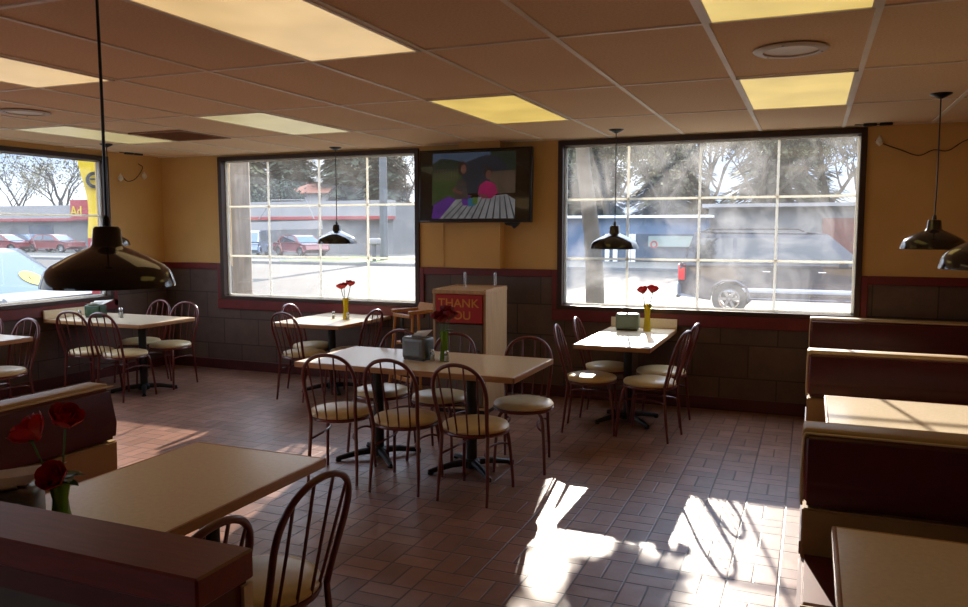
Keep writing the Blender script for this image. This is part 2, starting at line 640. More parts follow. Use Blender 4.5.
def window(idx, W, vx, hz, pane):
    root = bpy.data.objects.new('window_%d' % idx, None)
    COL.objects.link(root)
    root.location = ((W[0] + W[1]) / 2, YB + .05, (W[2] + W[3]) / 2)
    tag(root, kind='structure')
    c = root.location
    X0, X1, Z0, Z1 = W[0] - c.x, W[1] - c.x, W[2] - c.z, W[3] - c.z
    f = MB()
    w = .035
    ya, yb = -.075, .06
    f.box(X0 - w, X0 + .012, ya, yb, Z0 - w, Z1 + w, bev=.003, seg=1)
    f.box(X1 - .012, X1 + w, ya, yb, Z0 - w, Z1 + w, bev=.003, seg=1)
    f.box(X0, X1, ya, yb, Z1 - .012, Z1 + w, bev=.003, seg=1)
    f.box(X0, X1, ya, yb, Z0 - w, Z0 + .006, bev=.003, seg=1)
    f.build('window_frame', 'brown_frame', root, smooth=False)
    b = MB()
    for t in ((X0 + .012, X0 + .03), (X1 - .03, X1 - .012)):
        b.box(t[0], t[1], .0, .03, Z0, Z1)
    b.box(X0, X1, .0, .03, Z0 + .004, Z0 + .024)
    b.box(X0, X1, .0, .03, Z1 - .026, Z1 - .012)
    for x in vx:
        b.box(x - c.x - .011, x - c.x + .011, .026, .034, Z0, Z1)
    for z in hz:
        b.box(X0, X1, .022, .032, z - c.z - .010, z - c.z + .010)
    b.build('muntin_grid', 'cream_bar', root, smooth=False)
    MB().box(X0, X1, .034, .040, Z0, Z1).build('pane', pane, root, smooth=False)
    return root


window(1, WA, [-5.52, -4.86, -4.27], [1.28, 1.83], M['pane_a'])
window(2, WB, [-1.55, -.92, -.28], [1.305, 1.85], M['pane_b'])
wr = window(3, (-(WC[1] - WC[0]) / 2, (WC[1] - WC[0]) / 2, WC[2], WC[3]), [.55, -.2, -.95], [1.72], M['pane_a'])
wr.location = (XL - .05, (WC[0] + WC[1]) / 2, (WC[2] + WC[3]) / 2)
wr.rotation_euler = (0, 0, R(90))

wr = window(4, (-(WD_FILL[1] - WD_FILL[0]) / 2, (WD_FILL[1] - WD_FILL[0]) / 2, WD_FILL[2], WD_FILL[3]), [-1.2, 0, 1.2], [1.72], M['pane_c'])  # unseen opening, put in to let more daylight into the room
wr.location = (XL - .05, (WD_FILL[0] + WD_FILL[1]) / 2, (WD_FILL[2] + WD_FILL[3]) / 2)
wr.rotation_euler = (0, 0, R(90))
wr = window(5, (-(WE_FILL[1] - WE_FILL[0]) / 2, (WE_FILL[1] - WE_FILL[0]) / 2, WE_FILL[2], WE_FILL[3]), [-2, 0, 2], [1.72], M['pane_c'])  # unseen opening, added to brighten surfaces facing the camera
wr.location = ((WE_FILL[0] + WE_FILL[1]) / 2, YN - .05, (WE_FILL[2] + WE_FILL[3]) / 2)
wr.rotation_euler = (0, 0, R(180))

# ceiling tee grid (real bars under the tiles)
gx = [-.425 + .63 * k for k in range(-10, 4)]
gy = [3.36 + 1.235 * k for k in range(-4, 4)]
mb = MB()
for x in gx:
    if XL < x < XR:
        mb.box(x - .013, x + .013, YN, YB, ZC - .007, ZC + .001)
for y in gy:
    if YN < y < YB - .02:
        mb.box(XL, XR, y - .011, y + .011, ZC - .0065, ZC + .001)
tag(mb.build('ceiling_grid', 'tbar', smooth=False), kind='structure')


def ceiling_light(ix, iy, mat, label):
    x0, x1, y0, y1 = ix + .011, ix + .63 - .011, gy[4] + iy * 1.235 + .011, gy[4] + (iy + 1) * 1.235 - .011
    cx, cy = (x0 + x1) / 2, (y0 + y1) / 2
    t = thing('ceiling_light', label, 'ceiling light', (cx, cy, ZC - .012), 0, 'recessed fluorescent ceiling panels')
    hx, hy = (x1 - x0) / 2, (y1 - y0) / 2
    f = MB()
    f.box(-hx, -hx + .018, -hy, hy, 0, .012)
    f.box(hx - .018, hx, -hy, hy, 0, .012)
    f.box(-hx, hx, -hy, -hy + .018, 0, .012)
    f.box(-hx, hx, hy - .018, hy, 0, .012)
    f.build('light_frame', 'tbar', t, smooth=False)
    MB().box(-hx + .018, hx - .018, -hy + .018, hy - .018, .003, .010).build('diffuser', mat, t, smooth=False)


ceiling_light(-.425, 0 + 1, 'light_y', 'yellow ceiling light panel just above the right back window')
ceiling_light(-.425, -1, 'light_y', 'bright ceiling light panel cut off by the top right picture edge')
ceiling_light(-2.315, 1, 'light_y', 'yellow ceiling light panel in front of the television')
ceiling_light(-2.315, -1, 'light_t', 'large warm ceiling light panel nearest the camera, at top left of centre')
ceiling_light(-4.205, 1, 'light_off', 'pale ceiling light panel in front of the left back window')
ceiling_light(-4.205, -1, 'light_t', 'warm ceiling light panel behind the foreground pendant cord')
ceiling_light(-6.095, 1, 'light_off', 'pale ceiling light panel over the corner table')


def speaker(x, y, label):
    t = thing('ceiling_speaker', label, 'speaker', (x, y, ZC), 0, 'round ceiling speakers')
    MB().lathe([(.155, -.002), (.165, -.008), (.155, -.014), (.12, -.016), (.118, -.010), (.118, -.001)], 40, closed=True).build('speaker_ring', 'speaker_white', t)
    g = MB()
    g.lathe([(0, -.008), (.118, -.008), (.118, -.002)], 32)
    g.build('speaker_grille', 'tbar', t)
    for k in range(3):
        a = k * 2.1 + .3
        MB().lathe([(0, -.018), (.006, -.017), (.006, -.012)], 8, (.14 * math.cos(a), .14 * math.sin(a), 0)).build('screw', 'steel', t)


speaker(-.12, 3.98, 'round white speaker in the ceiling above the right booths')
speaker(-5.14, 4.0, 'round white speaker in the ceiling at the left picture edge')
t = thing('ceiling_vent', 'dusty brown air vent in the ceiling near the back left corner', 'vent', (-5.15, 5.50, ZC - .012))
f = MB()
f.box(-.30, .30, -.30, -.27, 0, .012); f.box(-.30, .30, .27, .30, 0, .012)
f.box(-.30, -.27, -.3, .3, 0, .012); f.box(.27, .30, -.3, .3, 0, .012)
f.build('vent_frame', 'vent', t, smooth=False)
f = MB()
for k in range(9):
    f.box(-.27, .27, -.01, .01, -.001, .001, m=Matrix.Translation((0, -.24 + k * .06, .006)) @ Matrix.Rotation(R(35), 4, 'X'))
f.build('louvre', 'vent', t, smooth=False)

# ------------------------------------------------------------------ chairs


def hoop_pts():
    half = [(-.143, -.165, .405), (-.146, -.182, .47), (-.155, -.206, .56), (-.162, -.228, .64), (-.155, -.250, .712), (-.128, -.268, .770), (-.074, -.281, .810), (0, -.285, .824)]
    return half + [(-x, y, z) for x, y, z in reversed(half[:-1])]


def make_chair(label, group):
    t = thing('cafe_chair', label, 'chair', group=group)
    c = MB()
    c.lathe([(0, .405), (.185, .405), (.198, .412), (.200, .424), (.190, .438), (.150, .449), (.08, .454), (0, .455)], 40)
    c.build('seat_cushion', 'cream_vinyl', t)
    f = MB()
    f.tube([(.192 * math.cos(a), .192 * math.sin(a), .398) for a in [2 * math.pi * k / 36 for k in range(36)]], .011, 8, closed=True)
    f.lathe([(0, .392), (.185, .392), (.185, .404), (0, .404)], 32)
    f.build('seat_ring', 'red_metal', t)
    MB().tube(spline(hoop_pts(), 5), .0115, 10).build('back_hoop', 'red_metal', t)
    for xb, xt, zt in ((-.095, -.122, .776), (-.033, -.044, .817), (.033, .044, .817), (.095, .122, .776)):
        yb = -math.sqrt(.192 ** 2 - xb ** 2)
        MB().tube([(xb, yb, .40), ((xb + xt) / 2, (yb - .275) / 2 - .002, .60), (xt, -.27 if abs(xt) > .1 else -.282, zt)], .0055, 8).build('spindle', 'red_metal', t)
    for sx in (-1, 1):
        MB().tube(spline([(sx * .143, -.163, .41), (sx * .145, -.172, .30), (sx * .153, -.190, .12), (sx * .155, -.205, .004)], 4), [.0115] * 5 + [.011] * 4 + [.009] * 4, 10).build('leg', 'red_metal', t)
        MB().tube(spline([(sx * .105, .125, .398), (sx * .135, .155, .37), (sx * .150, .172, .28), (sx * .160, .190, .12), (sx * .165, .200, .004)], 4), [.0115] * 9 + [.010] * 8, 10).build('leg', 'red_metal', t)
        MB().tube(spline([(sx * .151, -.178, .275), (sx * .118, -.14, .292), (sx * .095, 0, .30), (sx * .115, .13, .292), (sx * .152, .176, .275)], 6), .007, 8).build('stretcher', 'red_metal', t)
    return t


CH = None


def chair(x, y, face, label, group):
    """seat centre x, y; face = direction (degrees, 0 = +y) the sitter looks"""
    global CH
    rz = R(face)
    if CH is None:
        CH = make_chair(label, group)
        CH.location = (x, y, 0)
        CH.rotation_euler = (0, 0, rz)
        return CH
    return dup(CH, (x, y, 0), rz, label, group)


g = 'chairs around the centre table'
chair(-2.735, 4.24, 15, 'maroon hoop-back chair on the camera side of the centre table, at its left end', g)
chair(-2.265, 4.23, 6, 'maroon hoop-back chair on the camera side of the centre table, middle of three', g)
chair(-1.80, 4.23, 0, 'maroon hoop-back chair on the camera side of the centre table, at its right end', g)
chair(-2.81, 4.89, 178, 'maroon hoop-back chair on the window side of the centre table, left of its napkin dispenser', g)
chair(-2.34, 4.88, 182, 'maroon hoop-back chair on the window side of the centre table, behind its rose vase', g)
chair(-1.735, 4.89, 192, 'maroon hoop-back chair at the right corner of the centre table, window side', g)
g = 'chairs around the table under the right window'
chair(-1.56, 5.98, -82, 'maroon chair left of the right window table, the nearer of the left pair', g)
chair(-1.55, 6.50, -86, 'maroon chair left of the right window table, tucked nearest the wall', g)
chair(-1.10, 5.97, 80, 'maroon chair right of the right window table, the nearer of the right pair', g)
chair(-1.10, 6.46, 84, 'maroon chair right of the right window table, tucked nearest the wall', g)
g = 'chairs around the table under the left back window'
chair(-4.36, 6.14, -6, 'maroon chair on the camera side of the table under the left back window', g)
chair(-4.56, 6.58, -88, 'maroon chair left of the table under the left back window, close to the wall', g)
chair(-4.02, 6.42, 88, 'maroon chair right of the table under the left back window', g)
g = 'chairs around the corner table'
chair(-6.30, 5.47, 11, 'maroon chair on the camera side of the corner table, beside the left wall', g)
chair(-5.90, 5.49, 3, 'maroon chair on the camera side of the corner table, nearer the room', g)
chair(-6.40, 6.16, 176, 'maroon chair on the far side of the corner table, nearest the left wall', g)
chair(-5.94, 6.10, 188, 'maroon chair on the far side of the corner table, at its right end', g)
g = 'chairs at the table cut by the left picture edge'
chair(-6.06, 4.36, 178, 'maroon chair with visible cream seat at the table cut by the left picture edge', g)
chair(-6.52, 4.38, 180, 'maroon chair showing only its hoop top at the left picture edge', g)
g = 'chairs at the foreground table'
chair(-1.63, 2.02, 84, 'large maroon hoop-back chair in the foreground with its whole back in view', g)
chair(-1.66, 1.56, 88, 'foreground maroon chair half hidden behind the red capped half wall', g)


# ------------------------------------------------------------------ tables
def table(label, x0, x1, y0, y1, bases, group=None, splash=None, ztop=.70):
    cx, cy = (x0 + x1) / 2, (y0 + y1) / 2
    t = thing('cafe_table', label, 'table', (cx, cy, 0), 0, group)
    hx, hy = (x1 - x0) / 2, (y1 - y0) / 2
    MB().box(-hx + .012, hx - .012, -hy + .012, hy - .012, ztop - .034, ztop, bev=.002, seg=1).build('tabletop', 'laminate', t, smooth=False)
    e = MB()
    e.box(-hx, hx, -hy, -hy + .014, ztop - .036, ztop + .0005, bev=.005)
    e.box(-hx, hx, hy - .014, hy, ztop - .036, ztop + .0005, bev=.005)
    e.box(-hx, -hx + .014, -hy, hy, ztop - .036, ztop + .0005, bev=.005)
    e.box(hx - .014, hx, -hy, hy, ztop - .036, ztop + .0005, bev=.005)
    e.build('table_edge', 'laminate_edge', t)
    if splash == 'back':
        MB().box(-hx, hx, hy - .022, hy, ztop, ztop + .085, bev=.003, seg=1).build('backsplash', 'laminate', t, smooth=False)
    if splash == 'left':
        MB().box(-hx, -hx + .022, -hy, hy, ztop, ztop + .085, bev=.003, seg=1).build('backsplash', 'laminate', t, smooth=False)
    for bx, by in bases:
        bx -= cx
        by -= cy
        p = MB()
        p.lathe([(0, .05), (.036, .05), (.036, ztop - .06), (0, ztop - .06)], 20, (bx, by, 0))
        p.build('pedestal_column', 'black_iron', t)
        q = MB()
        for k in range(4):
            a = math.pi / 4 + k * math.pi / 2
            d = Vector((math.cos(a), math.sin(a), 0))
            if k % 2 == 1:
                pass
            q.tube([(bx, by, .05), Vector((bx, by, .045)) + d * .14, Vector((bx, by, .022)) + d * .27, Vector((bx, by, .018)) + d * .30], [.026, .022, .017, .013], 8)
            q.lathe([(0, 0), (.02, 0), (.02, .014), (0, .014)], 10, (bx + d.x * .285, by + d.y * .285, 0))
        q.lathe([(0, .012), (.055, .018), (.055, .06), (.04, .075), (0, .075)], 20, (bx, by, 0))
        q.build('cross_base', 'black_iron', t)
        s = MB()
        s.box(bx - .03, bx + .03, by - .2, by + .2, ztop - .056, ztop - .034)
        s.box(bx - .2, bx + .2, by - .03, by + .03, ztop - .058, ztop - .036)
        s.build('top_bracket', 'black_iron', t, smooth=False)
    return t


table('long beige laminate table in the centre with two black pedestals', -3.15, -1.59, 4.32, 5.09, [(-2.73, 4.70), (-2.02, 4.68)])
table('small beige table with low backsplash under the right window, sunlit', -1.66, -1.07, 5.80, 7.07, [(-1.36, 6.40)], splash='back')
table('square beige table against the wall under the left back window', -4.70, -3.94, 6.09, 7.06, [(-4.32, 6.55)])
table('beige table in the back left corner, its end against the left wall', -6.92, -5.67, 5.46, 6.17, [(-6.0, 5.80)], splash='left')
table('beige table at the left picture edge, only its end in view', -6.92, -5.86, 3.88, 4.53, [(-6.2, 4.2)], splash='left')
table('large beige table in the left foreground behind the half wall', -2.32, -1.69, 1.22, 2.51, [(-1.99, 1.6), (-1.99, 2.2)])
table('sunlit beige booth table between the middle and the near right benches', .09, 1.80, 3.80, 4.50, [(.95, 4.15)])
table('beige booth table in the bottom right foreground', .085, 1.80, 1.80, 2.49, [(.95, 2.15)])


# ------------------------------------------------------------------ booths
def booth(label, length, loc, rz, double, group, left_panel=False):
    """bench along local +x starting at 0, near side faces local -y; back plane at y=0"""
    t = thing('booth_bench', label, 'booth bench', loc, rz, group)
    L = length
    sides = (-1, 1) if double else (-1,)
    b = MB()
    b.box(.02, L, -.025, .025, 0, .835, bev=.004, seg=1)
    for s in sides:
        y0, y1 = sorted((s * .05, s * .50))
        b.box(.03, L, y0, y1, 0, .32, bev=.006, seg=1)
    b.build('bench_base', 'tan_vinyl', t, smooth=False)
    MB().box(0, L, -.062 if double else -.062, .062, .835, .868, bev=.014, seg=3).build('top_cap', 'tan_vinyl', t)
    for s in sides:
        # upper maroon pad, slightly bulged and leaning
        def slab(name, pts, mat, x0=.0, bev=.02):
            m = MB()
            pp = [(x0, s * y, z) for y, z in pts]
            m.prism(pp, (L - x0, 0, 0))
            bmesh.ops.bevel(m.bm, geom=list(m.bm.edges), offset=bev, segments=3, affect='EDGES')
            return m.build(name, mat, t)
        slab('backrest_pad', [(.03, .60), (.115, .60), (.125, .68), (.085, .855), (.03, .855)], 'maroon_vinyl')
        slab('lumbar_panel', [(.03, .40), (.100, .40), (.105, .59), (.03, .60)], 'tan_vinyl', .006, .006)
        slab('seat_cushion', [(.06, .33), (.53, .33), (.54, .37), (.53, .43), (.06, .42)], 'maroon_vinyl')
        pz = MB()
        pz.tube(spline([(.004, s * .127, .61), (.0, s * .128, .68), (.004, s * .095, .84), (.02, s * .088, .857)], 4) + [Vector((L, s * .088, .857))], .005, 6)
        pz.tube([(.012, s * .536, .425), (L, s * .536, .425)], .005, 6)
        pz.build('piping', 'cream_vinyl', t)
    return t


g = 'maroon booth benches on the right'
booth('maroon vinyl booth bench against the tiled wall beneath the right window corner', 1.93, (.01, 6.93, 0), 0, False, g)
booth('double-sided maroon booth bench behind the sunlit booth table', 1.93, (.0, 5.04, 0), 0, True, g)
booth('near double-sided maroon booth bench between the two booth tables', 1.93, (-.005, 3.05, 0), 0, True, g)
# left bench: faces +x
b = booth('maroon vinyl booth bench with cream cap, left of the foreground table', 1.53, (-3.12, 1.21, 0), R(90), False, None)
b.scale = (1, 1, .975)

# ------------------------------------------------------------------ half wall
t = thing('half_wall', 'dark red capped half wall across the bottom left corner', 'half wall', (-2.2, 1.05, 0))
MB().box(-2.6, 1.27, -.045, .045, 0, .965).build('wall_panel', 'bronze_panel', t, smooth=False)
MB().box(-2.62, 1.29, -.078, .066, .945, 1.0, bev=.004, seg=1).build('top_cap', 'dark_cap', t, smooth=False)
m = MB()
m.box(-2.62, 1.275, -.070, -.046, .90, .945)
m.box(1.27, 1.284, -.06, .05, 0, .945)
m.build('fascia', 'red_metal', t, smooth=False)
MB().box(1.284, 1.292, .035, .058, 0, .94).build('corner_strip', 'laminate', t, smooth=False)

# ------------------------------------------------------------------ pendants


def pendant(x, y, zb, D, label):
    t = thing('pendant_lamp', label, 'pendant lamp', (x, y, zb), 0, 'black enamel pendant lamps')
    k = D / .40
    outer = [(.200, 0), (.199, .010), (.190, .040), (.182, .054), (.168, .068), (.120, .096), (.075, .117), (.052, .126), (.046, .134), (.041, .184), (.035, .192), (0, .194)]
    inner = [(0, .126), (.045, .121), (.073, .112), (.118, .091), (.164, .063), (.177, .051), (.185, .039), (.194, .010), (.195, 0)]
    MB().lathe([(r * k, z * k) for r, z in outer], 48).build('lamp_shade', 'black_gloss', t)
    MB().lathe([(r * k, z * k) for r, z in inner + [(.200, 0)]], 48).build('shade_lining', 'white_enamel', t)
    MB().lathe([(0, .018 * k), (.02 * k, .022 * k), (.03 * k, .045 * k), (.028 * k, .062 * k), (.014 * k, .09 * k), (.014 * k, .116 * k)], 20).build('bulb', 'white_enamel', t)
    MB().lathe([(0, .194 * k), (.013 * k, .194 * k), (.011 * k, .217 * k), (.005, .227 * k), (0, .228 * k)], 16).build('cord_grip', 'black_plastic', t)
    MB().tube([(0, 0, .2 * k), (.003, 0, (ZC - zb) * .5), (0, 0, ZC - zb - .01)], .0042, 8).build('cord', 'black_plastic', t)
    MB().lathe([(.0, 0), (.012, -.03), (.03, -.022), (.06, -.006), (.063, 0)], 28, (0, 0, ZC - zb)).build('canopy', 'black_plastic', t)


pendant(-1.80, 1.63, 1.414, .345, 'large black pendant lamp hanging in the left foreground')
pendant(-4.47, 6.90, 1.432, .40, 'black pendant lamp in front of the left back window')
pendant(-1.53, 6.58, 1.412, .405, 'black pendant lamp above the right window table')
pendant(.70, 5.62, 1.452, .375, 'black pendant lamp right of the right window, over the booths')
pendant(.645, 3.42, 1.425, .40, 'black pendant lamp cut off by the right picture edge')
pendant(-6.36, 5.80, 1.42, .36, 'black pendant lamp over the corner table, hidden behind the foreground lamp')

# ------------------------------------------------------------------ television
t = thing('television', 'wall-mounted black television showing two children at a slatted table', 'television', (-2.955, 6.93, 1.985))
t.rotation_euler = (R(-3), 0, 0)
Wd, Hd = .575, .345
MB().box(-Wd, Wd, -.03, .03, -Hd, Hd, bev=.006).build('bezel', 'black_plastic', t)
sc = MB()
sc.box(-Wd + .018, Wd - .018, -.033, -.029, -Hd + .024, Hd - .018)
scr = sc.build('screen', 'black_gloss', t, smooth=False)
pal = {'sky': (70, 86, 108), 'tree': (34, 46, 32), 'grass': (58, 74, 26), 'house': (40, 42, 52), 'deck': (150, 148, 150), 'gap': (44, 44, 50),
       'purple': (96, 40, 140), 'pink': (168, 24, 88), 'skin': (110, 70, 58), 'hair': (52, 32, 26), 'teal': (40, 110, 140), 'dress': (70, 58, 52), 'fence': (92, 74, 58), 'lime': (90, 120, 40)}
keys = list(pal)
mats = [emit('screen_' + k, rgb(*pal[k]), .15, .35, 9) for k in keys]
for k_ in mats:
    k_.node_tree.nodes['Principled BSDF'].inputs['Base Color'].default_value = (.004, .004, .004, 1)
p = MB()
lay = [0]


def pp(k, pts):
    """picture area, u 0..1 left-right, v 0..1 top-bottom within the 4:3 picture"""
    lay[0] += 1
    p.mi = keys.index(k)
    y = -.0332 - lay[0] * .00006
    p.poly([(-.43 + u * .85, y, .31 - v * .62) for u, v in pts])


pp('sky', [(0, 0), (1, 0), (1, .3), (0, .3)])
pp('tree', [(0, .16), (.1, .08), (.25, .1), (.35, .14), (.4, .3), (0, .32)])
pp('tree', [(.7, .0), (1, 0), (1, .3), (.72, .25)])
pp('house', [(.34, .3), (.42, .14), (.66, .04), (.82, .1), (.95, .3), (.9, .62), (.36, .62)])
pp('fence', [(.7, .3), (1, .28), (1, .62), (.7, .64)])
pp('grass', [(0, .3), (.36, .28), (.38, .72), (0, .8)])
for k in range(9):
    pp('fence', [(.02 + k * .035, .24), (.035 + k * .035, .24), (.035 + k * .035, .42), (.02 + k * .035, .42)])
pp('deck', [(.2, .72), (.9, .64), (1.0, .72), (1, 1), (0, 1)])
for k in range(11):
    a = .14 + k * .085
    pp('gap', [(.42 + k * .05, .66), (.427 + k * .05, .66), (a + .018, 1), (a, 1)])
pp('purple', [(0, 1), (.02, .78), (.2, .66), (.3, .7), (.1, 1)])
pp('purple', [(.36, .66), (.46, .64), (.48, .8), (.38, .8)])
pp('teal', [(.44, .70), (.53, .68), (.54, .8), (.45, .82)])
pp('lime', [(.5, .68), (.56, .68), (.56, .78), (.5, .78)])


def blob(k, cx_, cy_, rx, ry, n=14):
    pp(k, [(cx_ + rx * math.cos(2 * math.pi * i / n), cy_ + ry * math.sin(2 * math.pi * i / n)) for i in range(n)])


pp('dress', [(.27, .7), (.3, .45), (.36, .38), (.42, .46), (.45, .7)])
blob('hair', .37, .24, .055, .11)
blob('skin', .385, .25, .034, .07)
pp('skin', [(.28, .5), (.25, .58), (.36, .64), (.37, .6), (.31, .56)])
pp('pink', [(.56, .64), (.58, .5), (.66, .43), (.76, .48), (.8, .62), (.72, .7), (.62, .7)])
blob('hair', .68, .31, .05, .09)
blob('skin', .685, .345, .038, .066)
pp('skin', [(.56, .62), (.58, .66), (.68, .70), (.68, .66)])
p.build('picture', mats, scr, smooth=False)
MB().box(-.55, -.45, -.034, -.030, -.338, -.328).build('brand_mark_strip', 'steel', t, smooth=False)
w = MB()
w.box(-.2, .2, .03, .07, -.15, .15)
w.box(-.04, .04, .06, .14, -.05, .05)
w.build('wall_bracket', 'black_iron', t, smooth=False)
w = MB()
w.prism([(.30, .0, -.34), (.46, .0, -.34), (.43, .0, -.375), (.395, .0, -.40), (.38, .0, -.378), (.32, .0, -.37)], (0, .04, 0))
w.build('sensor_box', 'black_plastic', t, smooth=False)
o = MB().tube([(-3.36, 7.088, 1.66), (-3.362, 7.088, 1.45), (-3.358, 7.088, 1.21)], .005, 6).build('television_cable', 'paint')
tag(o, 'thin cable running down the mustard wall below the left of the television', 'cable')

# ------------------------------------------------------------------ litter cabinet with thank you sign
t = thing('waste_bin_cabinet', 'pale wood litter cabinet with a red THANK YOU panel below the television', 'bin', (-2.755, 6.37, 0), R(3))
t.scale = (1.07, 1.1, 1)
m = MB()
m.box(-.225, -.205, -.26, .26, .04, 1.07); m.box(.205, .225, -.26, .26, .04, 1.07)
m.box(-.21, .21, .24, .26, .04, 1.07)
m.box(-.21, .21, -.25, .25, .04, .06)
m.build('cabinet_body', 'podium_wood', t, smooth=False)
MB().box(-.228, .228, -.27, .262, 1.03, 1.062, bev=.003, seg=1).build('counter_top', 'podium_wood', t, smooth=False)
MB().box(-.215, .215, -.24, .24, 0, .05).build('plinth', 'black_plastic', t, smooth=False)
d = MB().box(-.20, .20, -.268, -.25, .08, .775, bev=.003, seg=1).build('door', 'bronze_panel', t, smooth=False)
MB().tube([(.16, -.268, .44), (.16, -.29, .44), (.16, -.29, .56), (.16, -.268, .56)], .005, 6).build('door_handle', 'steel', d)
s = MB().box(-.195, .20, -.276, -.255, .785, 1.025, bev=.003, seg=1).build('sign_panel', 'sign_red', t, smooth=False)
text('lettering', 'THANK', .100, 'sign_gold', s, (0, -.279, .952), (R(90), 0, 0), .002, sx=1.0)
text('lettering', 'YOU', .100, 'sign_gold', s, (0, -.279, .848), (R(90), 0, 0), .002, sx=1.0)
for x in (-.13, .14):
    MB().tube([(x, .20, 1.06), (x, .20, 1.19)], .012, 10).build('tray_rail_post', 'chrome', t)

# ------------------------------------------------------------------ high chair
t = thing('high_chair', 'wooden restaurant high chair standing beside the litter cabinet', 'high chair', (-3.33, 6.42, 0), R(-28))
t.scale = (.80, .84, 1.03)
for sx in (-1, 1):
    for sy in (-1, 1):
        MB().tube([(sx * .235, sy * .22, 0), (sx * .17, sy * .15, .80)], [.017, .015], 8).build('leg', 'oak', t)
    MB().box(sx * .168 - .016, sx * .168 + .016, -.20, .19, .795, .825, bev=.008).build('arm_rail', 'oak', t)
    MB().box(sx * .195 - .01, sx * .195 + .01, -.18, .18, .50, .535, bev=.003, seg=1).build('side_rail', 'oak', t)
m = MB()
m.prism([(-.17, .12, .80), (.17, .12, .80), (.17, .17, .87), (-.17, .17, .87)], (0, .018, -.0))
m.build('backrest', 'oak', t, smooth=False)
MB().box(-.16, .16, -.15, .16, .515, .535, bev=.005).build('seat_board', 'oak', t, smooth=False)
MB().box(-.17, .17, -.19, -.165, .76, .79, bev=.004).build('front_bar', 'oak', t, smooth=False)
MB().box(-.215, .215, -.195, -.175, .20, .235, bev=.003, seg=1).build('footrest', 'oak', t, smooth=False)
MB().box(-.02, .02, -.185, -.16, .53, .77, bev=.003, seg=1).build('crotch_strap', 'black_plastic', t, smooth=False)


# ------------------------------------------------------------------ table things
def rose_head(mb, c, r, tilt=(0, 0, 0), seed=0):
    rnd = random.Random(seed)
    c = Vector(c)
    T = Matrix.Rotation(tilt[0], 4, 'X') @ Matrix.Rotation(tilt[1], 4, 'Y')
    rings = [(3, .22, .95, .10), (4, .45, 1.0, .16), (5, .70, .95, .28), (6, .95, .82, .5)]
    for ri, (n, rad, hgt, open_) in enumerate(rings):
        for k in range(n):
            a0 = 2 * math.pi * (k + ri * .37) / n + rnd.uniform(-.1, .1)
            wd = 2 * math.pi / n * .66
            G = []
            for i in range(5):
                v = i / 4
                row = []
                for j in range(7):
                    u = j / 6 * 2 - 1
                    a = a0 + u * wd * (1 - .15 * v)
                    prof = rad * (.25 + .75 * math.sin(min(1, v * 1.15) * math.pi / 2)) + open_ * .35 * max(0, v - .6)
                    z = hgt * (v - .5) - .25 * abs(u) ** 2.5 * v * hgt - open_ * .3 * max(0, v - .75)
                    pnt = Vector((prof * math.cos(a), prof * math.sin(a), z * 1.35)) * r
                    row.append(mb.bm.verts.new(c + T @ pnt))
                G.append(row)
            for i in range(4):
                for j in range(6):
                    mb.bm.faces.new((G[i][j], G[i][j + 1], G[i + 1][j + 1], G[i + 1][j]))


def leaf(mb, p, d, size, up=Vector((0, 0, 1))):
    p, d = Vector(p), Vector(d).normalized()
    s_ = d.cross(up).normalized()
    u = s_.cross(d)
    prev = None
    for i in range(7):
        v = i / 6
        w = size * .38 * math.sin(math.pi * min(1, v * .95 + .02)) ** .8
        cpt = p + d * size * v - u * size * .25 * v * v
        row = [mb.bm.verts.new(cpt + s_ * w + u * w * .25), mb.bm.verts.new(cpt), mb.bm.verts.new(cpt - s_ * w + u * w * .25)]
        if prev:
            for j in range(2):
                mb.bm.faces.new((prev[j], prev[j + 1], row[j + 1], row[j]))
        prev = row


def vase(label, loc, heads, glass, rosemat, height=.15, rad=.028, leaves=2, seed=1, rz=0):
    t = thing('rose_vase', label, 'vase of roses', loc, rz)
    o = [(0, 0), (rad, 0), (rad * 1.08, .01), (rad * .82, height * .35), (rad * .72, height * .6), (rad * 1.05, height), (rad * .98, height), (rad * .64, height * .6), (rad * .72, height * .35), (rad * .92, .014), (0, .012)]
    MB().lathe(o, 28).build('vase', glass, t)
    for i, (hx, hy, hz, r, tx, ty) in enumerate(heads):
        MB().tube(spline([(hx * .05, hy * .05, .016), (hx * .25, hy * .25, height * .8), (hx * .8, hy * .8, hz * .8), (hx, hy, hz - r * .4)], 5), .0032, 6).build('stem', 'stem', t)
        m = MB()
        rose_head(m, (hx, hy, hz), r, (tx, ty), seed * 10 + i)
        ob = m.build('rose_bloom', rosemat, t, angle=80)
        m = MB()
        m.lathe([(0, -.62 * r), (.3 * r, -.55 * r), (.42 * r, -.42 * r), (0, -.35 * r)], 12, (hx, hy, hz))
        m.build('sepal', 'leaf', ob)
    m = MB()
    rnd = random.Random(seed)
    for k in range(leaves):
        a = rnd.uniform(0, 6.28) if leaves > 2 else (math.pi * k + .4)
        leaf(m, (0, 0, height * .95 + .01), (math.cos(a), math.sin(a), .35), .065)
        leaf(m, (0, 0, height * .95), (math.cos(a + .6), math.sin(a + .6), .1), .055)
    m.build('leaves', 'leaf', t)
    return t


